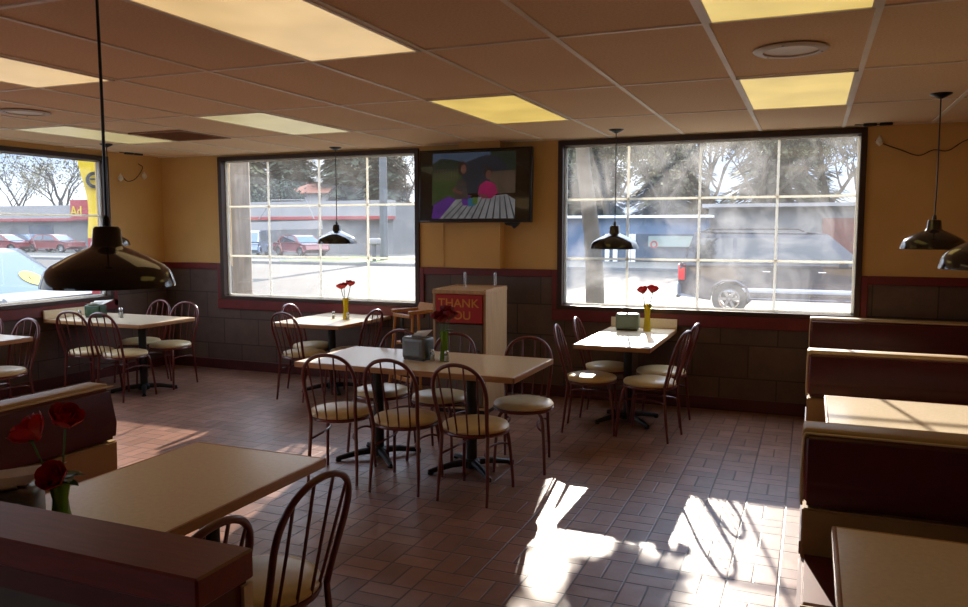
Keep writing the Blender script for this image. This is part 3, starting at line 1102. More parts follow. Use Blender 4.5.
vase('tall clear vase of dark red roses on the centre table', (-2.24, 4.73, .7008), [(-.045, .0, .30, .052, .1, -.25), (.045, -.01, .31, .050, 0, .25), (0, .04, .335, .046, -.3, 0), (.005, -.045, .285, .046, .4, 0)], M['glass_green'], M['rose_dark'], .20, .030, 1, 3)
vase('yellow glass vase with two red roses on the right window table', (-1.285, 6.80, .7008), [(-.045, 0, .355, .050, .1, -.2), (.04, .01, .365, .052, 0, .2)], M['glass_yellow'], M['rose'], .235, .032, 4, 5)
vase('yellow glass vase with bright red roses on the table under the left back window', (-4.20, 6.62, .7008), [(-.05, 0, .32, .046, .1, -.2), (.05, .01, .35, .044, 0, .2), (-.005, -.02, .33, .038, .3, 0)], M['glass_yellow'], M['rose'], .20, .030, 1, 6)
vase('vase with drooping dark red roses behind the half wall in the left foreground', (-2.02, 1.62, .7008), [(-.075, -.03, .285, .056, .5, -.45), (.0, .03, .315, .048, .1, .55), (.02, -.035, .160, .044, .9, .25)], M['glass_green'], M['rose'], .135, .03, 3, 8)


def dispenser(label, loc, rz, mat, w=.19, d=.115, h=.125, napkin=True, spread=.02, group='napkin dispensers'):
    t = thing('napkin_dispenser', label, 'napkin dispenser', loc, rz, group)
    b = MB().box(-w / 2, w / 2, -d / 2, d / 2, .008, h, bev=.018, seg=4).build('case', mat, t)
    MB().box(-w / 2 + .01, w / 2 - .01, -d / 2 + .01, d / 2 - .01, 0, .012).build('foot', 'black_plastic', t, smooth=False)
    for s_ in (-1, 1):
        MB().box(-w * .34, w * .34, s_ * d / 2 - .003, s_ * d / 2 + .003, .03, h - .03, bev=.002, seg=1).build('face_plate', mat, t, smooth=False)
    MB().box(-w * .34, w * .34, -.018, .018, h - .004, h + .003, bev=.001, seg=1).build('slot', 'black_plastic', t, smooth=False)
    if napkin:
        m = MB()
        for k in range(3):
            a = (k - 1) * .25
            m.prism([(-.05, (k - 1) * .006, h - .01), (.045, (k - 1) * .006, h - .01), (.06 + spread * k, (k - 1) * (.012 + spread), h + .025 + .012 * k), (-.01 - spread, (k - 1) * (.012 + spread), h + .012 + .01 * k)], (0, .0012, 0))
        m.build('napkin', 'napkin', t, smooth=False)
    return t


dispenser('brushed steel napkin dispenser on the centre table', (-2.43, 4.72, .7008), R(-12), 'steel', .19, .125, .155)
dispenser('grey-green napkin dispenser on the right window table', (-1.46, 6.83, .7008), R(4), 'green_disp', .20, .12, .145, False)
dispenser('grey napkin dispenser with loose napkins on the foreground table', (-2.13, 1.52, .7008), R(35), 'steel', .20, .12, .13, True, .05)
d = dispenser('green and grey napkin dispenser with tissues on the corner table', (-6.60, 5.80, .7008), R(10), 'green_box', .18, .12, .125, True, .05)


def shaker(label, loc, hgt=.075, r=.017):
    t = thing('salt_shaker', label, 'shaker', loc, 0, 'salt and pepper shakers')
    MB().lathe([(0, 0), (r, 0), (r * 1.02, .004), (r * .85, hgt * .72), (r * .8, hgt * .74), (0, hgt * .74)], 16).build('glass_body', M['glass_clear'], t)
    MB().lathe([(0, .004), (r * .85, .004), (r * .75, hgt * .5), (0, hgt * .5)], 14).build('salt', 'salt', t)
    MB().lathe([(r * .88, hgt * .72), (r * .9, hgt * .9), (r * .6, hgt), (0, hgt * 1.02)], 16).build('cap', 'chrome', t)


shaker('small glass shaker left of the rose vase on the centre table', (-2.315, 4.70, .7008))
shaker('small glass shaker right of the rose vase on the centre table', (-2.21, 4.70, .7008))
shaker('small shaker left of the yellow vase under the left back window', (-4.33, 6.60, .7008), .07, .016)
shaker('small shaker right of the yellow vase under the left back window', (-4.14, 6.56, .7008), .07, .016)
shaker('white shaker right of the napkin dispenser on the corner table', (-6.33, 5.86, .7008), .10, .022)
shaker('small shaker left of the napkin dispenser on the corner table', (-6.66, 5.66, .7008), .08, .018)


# ------------------------------------------------------------------ wall bits
def wall_wire(label, pts, orn, name='string_light_wire'):
    t = thing(name, label, 'decorative wire', pts[0])
    o = Vector(pts[0])
    MB().tube([Vector(q) - o for q in spline(pts, 5)], .004, 6).build('wire', 'twig', t)
    for q in orn:
        q = Vector(q) - o
        MB().lathe([(0, .05), (.012, .03), (.03, .0), (.024, -.02), (0, -.04)], 6, q).build('ornament', 'white_enamel', t, smooth=False)


wy = YB - .012
wall_wire('brown wire looping along the mustard wall right of the right window',
          [(.44, wy, 2.28), (.50, wy, 2.25), (.62, wy, 2.20), (.75, wy, 2.15), (.85, wy, 2.19), (.95, wy, 2.18), (1.08, wy, 2.26), (1.3, wy, 2.28), (1.6, wy, 2.2), (1.9, wy, 2.3)], [(.47, wy - .03, 2.27)])
wall_wire('short wire with two white ornaments on the mustard wall by the left window',
          [(-6.93, 6.50, 2.16), (-6.93, 6.58, 2.10), (-6.93, 6.70, 2.14), (-6.93, 6.80, 2.26), (-6.93, 6.74, 2.30)], [(-6.91, 6.47, 2.13), (-6.91, 6.80, 2.17)])


def clip(label, loc, rz):
    t = thing('ceiling_clip', label, 'clip', loc, rz, 'black clips at the ceiling edge')
    MB().box(-.10, .0, -.02, .02, -.022, 0, bev=.008).build('clip_body', 'black_plastic', t)
    MB().box(.015, .11, -.018, .018, -.022, 0, bev=.008).build('clip_body', 'black_plastic', t)
    MB().tube([(-.16, 0, -.006), (-.1, 0, -.01), (.1, 0, -.01)], .005, 6).build('clip_wire', 'black_plastic', t)


clip('black clips at the ceiling edge above the right window corner', (.44, 6.95, ZC - .001), 0)
clip('black clips at the ceiling edge near the back left corner', (-6.80, 6.55, ZC - .001), R(80))

# ------------------------------------------------------------------ outdoors
ZG = -.30
tag(MB().box(-160, 120, YB + TH + .0, 36.3, ZG - .2, ZG).build('road', 'asphalt', smooth=False), 'pale grey asphalt road and forecourt outside the windows', 'road', kind='structure')
tag(MB().box(-160, XL - TH - .0, -30, YB + TH, ZG - .2, ZG).build('parking_lot', 'asphalt', smooth=False), 'grey parking lot outside the left window', 'parking lot', kind='structure')
tag(MB().box(XL - TH, 120, -40, YN - TH - .02, ZG - .2, ZG).build('parking_lot', 'asphalt', smooth=False), 'grey parking lot behind the camera side windows', 'parking lot', kind='structure')
tag(MB().box(-160, 120, 36.3, 140, ZG - .2, ZG + .12).build('sidewalk', 'concrete', smooth=False), 'pale concrete strip across the street', 'sidewalk', kind='structure')
tag(MB().box(-160, 120, 36.2, 36.5, ZG, ZG + .14).build('kerb', 'stucco_grey', smooth=False), 'grey kerb along the far side of the street', 'kerb', kind='structure')
pa, pb = on_y(332, 258, 40), on_y(384, 258, 40)
m = MB(); m.box(pa.x - 1.5, pb.x + .5, 36.9, 45, ZG + .12, ZG + .16)
tag(m.build('lawn', 'grass', smooth=False), 'bright green grass strip across the street', 'grass', kind='stuff')
m = MB(); m.box(pb.x + .5, pb.x + 5, 36.9, 44, ZG + .12, ZG + .15)
tag(m.build('lawn', 'fol_dark', smooth=False), 'dark green grass strip beside the grey pole across the street', 'grass', kind='stuff')


def zat(px, py, Y):
    return on_y(px, py, Y).z


# long white building
YF = 50
xa, xb = on_y(-260, 200, YF).x, on_y(393, 210, YF).x
zt, zs = zat(300, 203, YF), zat(350, 218, YF)
t = thing('commercial_building', 'long low white building with a red stripe across the street', 'building', ((xa + xb) / 2, YF, ZG + .1))
hx = (xb - xa) / 2
B = -ZG - .1
MB().box(-hx, hx, 0, 12, 0, zt + B).build('building_wall', 'stucco_grey', t, smooth=False)
MB().box(-hx - .1, hx + .1, -.5, .2, zs + .12 + B, zt + .1 + B).build('fascia', 'stucco', t, smooth=False)
MB().box(-hx - .1, hx + .1, -.55, .15, zs - .1 + B, zs + .12 + B).build('stripe', 'redstripe', t, smooth=False)
dn = MB()
for k in range(5):
    x = xa + 12 + k * 11 - (xa + xb) / 2
    dn.box(x, x + 3, -.06, .1, 1.0, 2.2)
dn.build('building_window', 'dark_store', t, smooth=False)
# red sign on the fascia
pS, pE = on_y(71.5, 210, YF - .6), on_y(96, 210, YF - .6)
t = thing('fascia_sign', 'red shop sign with pale letters on the white building, seen through the left window', 'sign', ((pS.x + pE.x) / 2, YF - .6, zat(80, 210, YF)))
hw = (pE.x - pS.x) / 2
hz = (zat(80, 199.5, YF) - zat(80, 219, YF)) / 2
MB().box(-hw, hw, -.12, .08, -hz, hz).build('sign_board', 'redstripe', t, smooth=False)
text('lettering', "Ad", 1.15, 'yellow_flag', t, (-hw + .72, -.16, -.15), (R(90), 0, 0), .02)
# grey/blue buildings on the right
xa, xb = on_y(393, 210, 62.9).x, on_y(470, 210, 62.9).x
t = thing('commercial_building', 'pale blue building at the right end of the left back window view', 'building', ((xa + xb) / 2, 62.9, ZG + .1))
MB().box((xa - xb) / 2, (xb - xa) / 2, 0, 8, 0, zat(400, 207, 62.9) + B).build('building_wall', 'bluewall', t, smooth=False)
MB().box((xa - xb) / 2 - .2, (xb - xa) / 2 + .2, -.3, 8.2, zat(400, 207, 62.9) + B, zat(400, 204, 62.9) + B).build('roof_edge', 'stucco', t, smooth=False)

Yb = 44
xa, xb = on_y(540, 240, Yb).x, on_y(706, 240, Yb).x
cx_ = (xa + xb) / 2
t = thing('shopfront_building', 'blue fronted shop across the street behind the right window tree', 'building', (cx_, Yb, ZG + .1))
MB().box(xa - cx_, xb - cx_, 0, 9, 0, zat(620, 217, Yb) + B).build('building_wall', 'bluewall', t, smooth=False)
MB().box(xa - cx_ - .2, xb - cx_ + .2, -.4, 9.2, zat(620, 218, Yb) + B, zat(620, 215.5, Yb) + B).build('roof_edge', 'white_paint', t, smooth=False)
m = MB()
q0 = on_y(603, 240, Yb)
m.box(q0.x - cx_, xb - cx_ - .5, -.1, .1, .1, zat(620, 234, Yb) + B)
m.build('shop_window', 'dark_store', t, smooth=False)
m = MB()
for px in (608, 616, 629, 634):
    q = on_y(px, 240, Yb)
    m.box(q.x - cx_ - .12, q.x - cx_ + .12, -.2, .05, 0, zat(620, 234, Yb) + B)
m.build('mullion', 'white_paint', t, smooth=False)
q0, q1 = on_y(648, 236, Yb - .5), on_y(702, 247, Yb - .5)
o = thing('shop_banner', 'pale mint banner with a small red badge on the blue shopfront', 'banner', ((q0.x + q1.x) / 2, Yb - .35, (q0.z + q1.z) / 2))
hw, hz = (q1.x - q0.x) / 2, (q0.z - q1.z) / 2
MB().box(-hw, hw, -.03, .03, -hz, hz).build('banner_cloth', 'banner', o, smooth=False)
bx = on_y(653.5, 247.5, Yb - .5).x - (q0.x + q1.x) / 2
MB().lathe([(.12, -.04), (.2, -.04), (.2, .0), (.12, 0)], 20, closed=True, m=Matrix.Translation((bx, -.05, -hz * .6)) @ Matrix.Rotation(R(90), 4, 'X')).build('red_badge', 'redstripe', o)

Yc = 46
xa, xb = on_y(708, 240, Yc).x, on_y(1000, 240, Yc).x
cx_ = (xa + xb) / 2
t = thing('commercial_building', 'grey building with a pale roof edge behind the parked dark vehicle', 'building', (cx_, Yc, ZG + .1))
MB().box(xa - cx_, xb - cx_, 0, 10, 0, zat(760, 206, Yc) + B).build('building_wall', 'stucco_grey', t, smooth=False)
MB().box(xa - cx_ - .3, xb - cx_ + .3, -.5, 10.2, zat(760, 207, Yc) + B, zat(760, 203.5, Yc) + B).build('roof_edge', 'stucco', t, smooth=False)
m = MB()
q0, q1 = on_y(822, 240, Yc), on_y(900, 240, Yc)
m.box(q0.x - cx_, q1.x - cx_, -.15, .1, 0, 2.4)
m.build('brick_section', 'brick', t, smooth=False)

# house with orange roof beyond
q0 = on_y(308, 188, 75)
t = thing('house', 'house with a terracotta roof between the evergreens', 'house', (q0.x, 75, ZG + .1))
MB().box(-2.6, 2.6, 0, 6, 0, q0.z + B - .6).build('house_wall', 'stucco', t, smooth=False)
zr = q0.z + B - .6
MB().prism([(-3, -.5, zr), (3, -.5, zr), (1.9, 3, zr + 1.2), (-1.9, 3, zr + 1.2)], (0, .2, .15)).prism([(-3, 6.5, zr), (3, 6.5, zr), (1.9, 3, zr + 1.2), (-1.9, 3, zr + 1.2)], (0, -.2, .15)).build('roof', 'roof_orange', t, smooth=False)


# vehicles -----------------------------------------------------------
def vehicle(name, label, cat, loc, rz, paint, L, Wd, body, cabin, wins, wheels, wr=.36, glass='car_glass', rack=False, tail=None, group=None, shield=None, extra=None):
    """body / cabin: side outlines (x forward, z up)"""
    t = thing(name, label, cat, loc, rz, group)
    zb = max(z for x, z in body)
    zc = max(z for x, z in cabin)

    def half(z):
        if z <= .55:
            return Wd / 2
        if z <= zb:
            return Wd / 2 * (1 - .04 * (z - .55) / (zb - .55))
        return Wd / 2 * (.96 - .17 * (z - zb) / (zc - zb))

    def shell(outline, name_, mat, bev):
        m = MB()
        va = [m.bm.verts.new((x, -half(z), z)) for x, z in outline]
        vb = [m.bm.verts.new((x, half(z), z)) for x, z in outline]
        m.bm.faces.new(va)
        m.bm.faces.new(list(reversed(vb)))
        n = len(outline)
        for i in range(n):
            m.bm.faces.new((va[i], va[(i + 1) % n], vb[(i + 1) % n], vb[i]))
        bmesh.ops.triangulate(m.bm, faces=[f for f in m.bm.faces if len(f.verts) > 4])
        bmesh.ops.bevel(m.bm, geom=[e for e in m.bm.edges if e.calc_face_angle(0) > R(35)], offset=bev, segments=3, affect='EDGES')
        return m.build(name_, mat, t, angle=30)
    shell(body, 'car_body', paint, .05)
    shell(cabin, 'cabin', paint, .04)
    for s_ in (-1, 1):
        for wpts in wins:
            m = MB()
            m.prism([(x, s_ * (half(z) + .018), z) for x, z in wpts], (0, -s_ * .04, 0))
            m.build('side_window', glass, t, smooth=False)
        for wx in wheels:
            T = Matrix.Translation((wx, s_ * (Wd / 2 - .09), wr)) @ Matrix.Rotation(R(90), 4, 'X')
            w_ = MB()
            w_.lathe([(wr * .62, -.11), (wr * .95, -.11), (wr, -.07), (wr, .07), (wr * .95, .11), (wr * .62, .11)], 32, closed=True, m=T).build('tyre', 'tyre', t)
            r_ = MB()
            r_.lathe([(wr * .55, -.10), (wr * .63, -.105), (wr * .63, .105), (wr * .55, .10)], 28, closed=True, m=T)
            r_.lathe([(0, -.09), (wr * .15, -.09), (wr * .15, .09), (0, .09)], 16, m=T)
            for k in range(6):
                a = k * math.pi / 3
                r_.box(wr * .1, wr * .6, -.03, .03, -.09, .09, m=T @ Matrix.Rotation(a, 4, 'Z'))
            r_.build('wheel_rim', 'chrome', t)
        m = MB()
        m.box(wins[0][0][0], wins[0][0][0] + .001, s_ * Wd / 2, s_ * Wd / 2 + .001, .6, .601)
        m.bm.free()
        if tail:
            x, z0, z1 = tail
            MB().box(x - .03, x + .12, s_ * half(z0) - .09 * (1 if s_ > 0 else -0) - (.0 if s_ > 0 else .012), s_ * half(z0) + (.012 if s_ > 0 else .09), z0, z1, bev=.02).build('tail_light', 'taillight', t)
    if shield:
        for nm, q in shield:
            (x0, z0), (x1, z1) = q
            dx, dz = x1 - x0, z1 - z0
            nrm = Vector((-dz, 0, dx)).normalized()
            if nrm.z < 0:
                nrm = -nrm
            h0, h1 = half(z0) - .09, half(z1) - .07
            m = MB()
            m.prism([Vector((x0, -h0, z0)) + nrm * .006, Vector((x0, h0, z0)) + nrm * .006, Vector((x1, h1, z1)) + nrm * .006, Vector((x1, -h1, z1)) + nrm * .006], -nrm * .02)
            m.build(nm, 'windshield', t, smooth=False)
    if rack:
        m = MB()
        for s_ in (-1, 1):
            y = s_ * (half(zc) - .12)
            m.tube([(rack[0], y, zc - .01), (rack[0] + .12, y, zc + .05), (rack[1] - .12, y, zc + .05), (rack[1], y, zc - .01)], .018, 8)
        m.tube([(rack[0] + .7, -half(zc) + .12, zc + .05), (rack[0] + .7, half(zc) - .12, zc + .05)], .015, 6)
        m.tube([(rack[1] - .6, -half(zc) + .12, zc + .05), (rack[1] - .6, half(zc) - .12, zc + .05)], .015, 6)
        m.build('roof_rack', 'tyre', t)
    if extra:
        extra(t, half)
    return t


def suv_extra(t, half):
    for s_ in (-1, 1):
        m = MB()
        m.box(3.25, 3.42, s_ * (half(1.1) + .11) - .10, s_ * (half(1.1) + .11) + .10, 1.08, 1.26, bev=.03)
        m.build('side_mirror', 'car_grey', t)
        for x in (1.75, 2.85):
            MB().box(x, x + .16, s_ * half(.98) - .02, s_ * half(.98) + .03, .96, .99, bev=.01).build('door_handle', 'chrome', t)
        MB().box(.9, 3.6, s_ * half(.6) - .01, s_ * half(.6) + .015, .52, .62, bev=.01).build('side_moulding', 'car_silver', t)
    MB().box(-.06, .12, -.9, .9, .42, .72, bev=.05).build('rear_bumper', 'car_silver', t)
    MB().box(-.01, .0, -.26, .26, .82, .95).build('number_plate', 'white_paint', t, smooth=False)


q = on_y(683, 270, 18.5)
sv_body = [(.0, .42), (.02, .95), (.06, 1.10), (3.45, 1.13), (4.55, 1.02), (4.82, .9), (4.88, .5), (4.7, .38), (4.4, .36), (4.3, .62), (4.1, .74), (3.85, .74), (3.65, .62), (3.55, .36), (1.5, .36), (1.4, .62), (1.2, .74), (.95, .74), (.75, .62), (.65, .38)]
vehicle('suv', 'slate blue estate vehicle with roof rack parked outside the right window', 'car', (q.x, 18.9, ZG), 0, 'car_grey', 4.9, 1.9,
        sv_body, [(.05, 1.06), (.32, 1.80), (.7, 1.84), (2.6, 1.82), (3.0, 1.74), (3.75, 1.10)],
        [[(.28, 1.16), (.42, 1.68), (1.12, 1.70), (1.12, 1.16)], [(1.2, 1.16), (1.2, 1.70), (1.98, 1.70), (1.98, 1.16)], [(2.08, 1.16), (2.08, 1.70), (2.72, 1.68), (3.0, 1.62), (3.42, 1.16)]],
        (1.08, 3.97), .37, rack=(.45, 2.55), tail=(-.0, .76, 1.12), shield=[('windshield', ((3.70, 1.14), (3.03, 1.72))), ('rear_window', ((.075, 1.14), (.305, 1.74)))], extra=suv_extra)

sedan_body = [(.0, .4), (.02, .85), (.9, .92), (3.3, .92), (4.3, .78), (4.42, .45), (4.1, .3), (3.95, .58), (3.65, .68), (3.35, .58), (3.2, .3), (1.2, .3), (1.05, .58), (.75, .68), (.45, .58), (.3, .32)]
sedan_cab = [(.45, .88), (1.05, 1.36), (1.5, 1.42), (2.35, 1.41), (2.7, 1.33), (3.45, .88)]
sedan_win = [[(.8, .95), (1.15, 1.28), (1.75, 1.34), (1.75, .95)], [(1.83, .95), (1.83, 1.34), (2.4, 1.33), (2.62, 1.26), (3.05, .95)]]
sedan_sh = [('windshield', ((3.42, .92), (2.72, 1.32))), ('rear_window', ((.5, .92), (1.03, 1.34)))]


def sedan(label, px, Y, rz, paint, group, py=255):
    q = on_y(px, py, Y)
    return vehicle('parked_car', label, 'car', (q.x, Y, ZG + (.12 if Y > 36.5 else 0)), R(rz), paint, 4.4, 1.75, sedan_body, sedan_cab, sedan_win, (.75, 3.65), .32, tail=(-.0, .6, .78), shield=sedan_sh, group=group)


sedan('red car parked across the street beside the blue van, seen in the left back window', 285, 46, -25, 'car_red', 'cars parked across the street')
sedan('red car nearest the left picture edge across the lot', -20, 43, 12, 'car_red', 'cars parked across the lot')
sedan('red saloon car right of the muntin in the left wall window', 34, 45, 5, 'car_red', 'cars parked across the lot')
sedan('silver blue car partly behind the red cars at the far left', 10, 47.2, 4, 'car_blue', 'cars parked across the lot')
q = on_y(252, 255, 45)
vehicle('minivan', 'pale blue minivan parked across the street, seen in the left back window', 'van', (q.x, 45.5, ZG + .12), R(-62), 'car_blue', 4.6, 1.85,
        [(.0, .4), (.0, 1.0), (3.6, 1.0), (4.4, .85), (4.5, .45), (4.2, .3), (4.05, .58), (3.75, .68), (3.45, .58), (3.3, .3), (1.2, .3), (1.05, .58), (.75, .68), (.45, .58), (.3, .32)],
        [(.03, .96), (.15, 1.68), (.6, 1.72), (2.6, 1.70), (3.0, 1.6), (4.0, .98)], [[(.25, 1.05), (.32, 1.55), (1.3, 1.58), (1.3, 1.05)], [(1.4, 1.05), (1.4, 1.58), (2.5, 1.58), (2.9, 1.5), (3.4, 1.05)]],
        (.75, 3.75), .33, shield=[('windshield', ((3.95, 1.02), (3.05, 1.58))), ('rear_window', ((.04, 1.02), (.14, 1.62)))])


def near_extra(t, half):
    # round yellow sticker on the windshield, on the sloping glass
    a, b = Vector((3.42, 0, .96)), Vector((2.55, 0, 1.52))
    d = (b - a).normalized()
    n = Vector((d.z * 1, 0, -d.x)) if False else Vector((-d.z, 0, d.x))
    if n.z < 0:
        n = -n
    c = a + (b - a) * .30 + Vector((0, .30, 0)) + n * .012
    T = Matrix((Vector((0, 1, 0)), d, n)).transposed().to_4x4()
    T.translation = c
    o = MB().lathe([(0, .0), (.19, .0), (.19, .006), (0, .006)], 28, m=T).build('round_sticker', 'yellow_flag', t)
    m = MB()
    m.box(-.06, -.03, -.05, .03, .006, .008, m=T)
    m.box(.01, .05, -.02, .01, .006, .008, m=T)
    m.box(-.02, .0, .03, .08, .006, .008, m=T)
    m.build('sticker_print', 'tyre', o, smooth=False)


q = Vector((-14.1, 7.80, ZG))
vehicle('parked_car', 'pale blue car with a yellow windshield sticker right outside the left window', 'car', q, R(8), 'car_white', 4.4, 1.85,
        [(.0, .4), (.02, .95), (.9, 1.0), (3.3, .98), (3.9, .90), (4.05, .7), (4.1, .4), (3.95, .3), (3.8, .58), (3.5, .68), (3.2, .58), (3.05, .3), (1.2, .3), (1.05, .58), (.75, .68), (.45, .58), (.3, .32)],
        [(.3, .96), (.9, 1.52), (1.3, 1.58), (2.2, 1.58), (2.5, 1.54), (3.42, .94)],
        [[(.8, 1.03), (1.1, 1.42), (1.7, 1.46), (1.7, 1.03)], [(1.8, 1.03), (1.8, 1.46), (2.3, 1.45), (2.5, 1.4), (3.0, 1.03)]], (.75, 3.5), .33,
        shield=[('windshield', ((3.42, .96), (2.55, 1.52)))], extra=near_extra, group='cars parked across the lot')

# feather flag
t = thing('feather_flag', 'tall yellow feather flag outside the left window', 'flag', (-10.03, 8.93, ZG))
RZ = R(48)
t.rotation_euler = (0, 0, RZ)
MB().tube([(.32, 0, 0), (.32, 0, 2.6), (.26, 0, 3.2), (.0, 0, 3.6)], .014, 8).build('flag_pole', 'grey_pole', t)
m = MB()
L_ = []
for i in range(25):
    v = i / 24
    z = .9 + 2.55 * v
    xl = -.13 - .17 * max(0, (v - .45) / .55) ** 1.2 + .02 * math.sin(v * 14)
    L_.append((xl, z))
for i in range(24):
    (x0, z0), (x1, z1) = L_[i], L_[i + 1]
    xr0, xr1 = .31 - max(0, z0 - 2.9) * .3, .31 - max(0, z1 - 2.9) * .3
    y0, y1 = .02 * math.sin(z0 * 3), .02 * math.sin(z1 * 3)
    m.mi = 0 if z0 > 1.65 else 1
    m.prism([(x0, y0, z0), (xr0, 0, z0), (xr1, 0, z1), (x1, y1, z1)], (0, .004, 0))
m.build('flag_cloth', ['yellow_flag', 'redstripe'], t, smooth=False)
MB().lathe([(.075, 0), (.125, 0), (.125, .01), (.075, .01)], 24, closed=True, m=Matrix.Translation((-.02, -.03, 2.62)) @ Matrix.Rotation(R(90), 4, 'X')).build('ring_emblem', 'tyre', t)
MB().box(-.09, .03, -.036, -.024, 2.62, 2.645).build('emblem_bar', 'tyre', t, smooth=False)
text('lettering', 'A', .30, 'white_paint', t, (.02, -.03, 1.45), (R(90), 0, 0), .004)
t.location.z = ZG

# posts and poles
q = on_y(242, 300, 12)
t = thing('wooden_pole', 'thick weathered wooden pole just outside the left back window', 'pole', (q.x, 12, ZG))
MB().tube([(0, 0, 0), (.01, 0, 3), (.0, 0, 7)], [.20, .19, .17], 16).build('pole_shaft', 'polewood', t)
q = on_y(384, 255, 40)
t = thing('utility_pole', 'grey utility pole at the right of the left back window view', 'pole', (q.x, 40, ZG + .12))
MB().tube([(0, 0, 0), (0, 0, 11)], [.24, .20], 14).build('pole_shaft', 'grey_pole', t)
MB().box(-1.0, 1.0, -.06, .06, 10.2, 10.35).build('crossarm', 'grey_pole', t, smooth=False)
q = on_y(370, 256, 38)
t = thing('mailbox', 'small grey mailbox on a post beside the green grass strip', 'mailbox', (q.x + .15, 38.2, ZG + .12))
MB().box(-.08, .08, -.08, .08, 0, .95).build('post', 'grey_pole', t, smooth=False)
MB().box(-.35, .35, -.2, .2, .95, 1.3, bev=.08, seg=3).build('letter_box', 'stucco', t)
# white canopy frame
q0, q1 = on_y(160, 226, 30), on_y(322, 226, 30)
t = thing('forecourt_canopy', 'pale forecourt canopy beam behind the wooden pole', 'canopy', ((q0.x + q1.x) / 2, 30, ZG))
hw = (q1.x - q0.x) / 2
za = zat(240, 231, 30) - ZG
MB().box(-hw, hw, -.1, .1, za, za + .38, m=Matrix.Rotation(R(-1.2), 4, 'Y')).build('canopy_beam', 'stucco', t, smooth=False)
for x in (-hw * .55, hw * .15):
    MB().tube([(x, 0, 0), (x, 0, za + .05)], .05, 8).build('canopy_post', 'polewood', t)
m = MB()
for px0, px1 in ((259, 272), (314, 306)):
    a_, b_ = on_y(px0, 219, 30), on_y(px1, 200, 30)
    m.tube([a_ - t.location, b_ - t.location], .025, 6)
a_, b_ = on_y(272, 200, 30), on_y(306, 200, 30)
m.tube([a_ - t.location, b_ - t.location], .025, 6)
m.build('gable_brace', 'stucco', t)


# trees ---------------------------------------------------------------
def branches(mb, p, d, L, r, depth, rnd, spread=.55, tips=None, upb=.12):
    n = 4
    pts, rad = [Vector(p)], [r]
    d = Vector(d).normalized()
    for i in range(n):
        d = (d + Vector((rnd.gauss(0, .13), rnd.gauss(0, .13), rnd.gauss(0, .08) + upb * .4))).normalized()
        pts.append(pts[-1] + d * (L / n))
        rad.append(r * (1 - .42 * (i + 1) / n))
    mb.tube(pts, rad, max(4, min(10, int(r * 60) + 4)), caps=depth == 0)
    if tips is not None and depth <= 1:
        tips.extend(pts[1:])
    if depth == 0:
        return
    for k in range(rnd.choice((3, 4))):
        i = rnd.randint(2, n)
        a = rnd.uniform(0, 6.28)
        s_ = Vector((math.cos(a), math.sin(a), rnd.uniform(-.1, .5)))
        nd = (d * (1 - spread) + s_ * spread + Vector((0, 0, upb))).normalized()
        branches(mb, pts[i], nd, L * rnd.uniform(.6, .8), rad[i] * rnd.uniform(.55, .75), depth - 1, rnd, spread, tips, upb)


def leafcloud(mb, centres, n, rad, size, rnd):
    for _ in range(n):
        c = rnd.choice(centres)
        p = Vector(c) + Vector((rnd.gauss(0, rad), rnd.gauss(0, rad), rnd.gauss(0, rad * .8)))
        a = Vector((rnd.gauss(0, 1), rnd.gauss(0, 1), rnd.gauss(0, 1))).normalized()
        b = a.cross(Vector((rnd.gauss(0, 1), rnd.gauss(0, 1), rnd.gauss(0, 1)))).normalized()
        s_ = size * rnd.uniform(.6, 1.3)
        mb.poly([p - a * s_, p + b * s_ * .45, p + a * s_, p - b * s_ * .45])


def bare_tree(label, loc, h, r, seed, depth=4, leafmat=None, nleaf=0, lsize=.12, lean=(0, 0, 1), group='trees across the street', trunkmat='bark', lrad=.5):
    rnd = random.Random(seed)
    t = thing('bare_tree' if not leafmat else 'leafy_tree', label, 'tree', loc, 0, group)
    m = MB()
    tips = []
    base = [Vector((0, 0, 0))]
    d = Vector(lean).normalized()
    pts = [Vector((0, 0, 0)), d * h * .12 + Vector((.0, 0, 0)), d * h * .25 + Vector((rnd.gauss(0, .05), 0, 0)), d * h * .38]
    m.tube(pts, [r * 1.25, r, r * .9, r * .8], 12)
    for k in range(4):
        a = k * 1.57 + rnd.uniform(-.4, .4)
        branches(m, pts[-1 if k % 2 else -2], (math.cos(a) * .5, math.sin(a) * .5, .8), h * .28, r * .5, depth - 1, rnd, .55, tips)
    m.build('trunk_and_branches', trunkmat, t)
    if leafmat:
        m = MB()
        leafcloud(m, tips, nleaf, lrad, lsize, rnd)
        m.build('foliage', leafmat, t, smooth=False)
    return t


def conifer(label, loc, h, r, seed, mat='fol_dark', group='evergreens across the street'):
    rnd = random.Random(seed)
    t = thing('evergreen_tree', label, 'tree', loc, 0, group)
    MB().tube([(0, 0, 0), (0, 0, h * .9)], [r * .09, r * .02], 8).build('trunk', 'bark', t)
    m = MB()
    for _ in range(7500):
        a0 = rnd.uniform(0, 6.28)
        z = h * (.05 + .95 * rnd.random())
        rr = r * (1 - (z / h) ** 1.8) ** .75 * (.85 + .15 * math.sin(z * 3 + 2 * a0)) * math.sqrt(rnd.random()) * 1.05
        a = a0
        p = Vector((rr * math.cos(a), rr * math.sin(a), z))
        d = Vector((math.cos(a), math.sin(a), rnd.uniform(-.7, .1))).normalized()
        s_ = d.cross(Vector((0, 0, 1))).normalized()
        L = h * .042 * rnd.uniform(.7, 1.5)
        m.poly([p - d * L, p + s_ * L * .5, p + d * L, p - s_ * L * .5])
    m.build('foliage', mat, t, smooth=False)


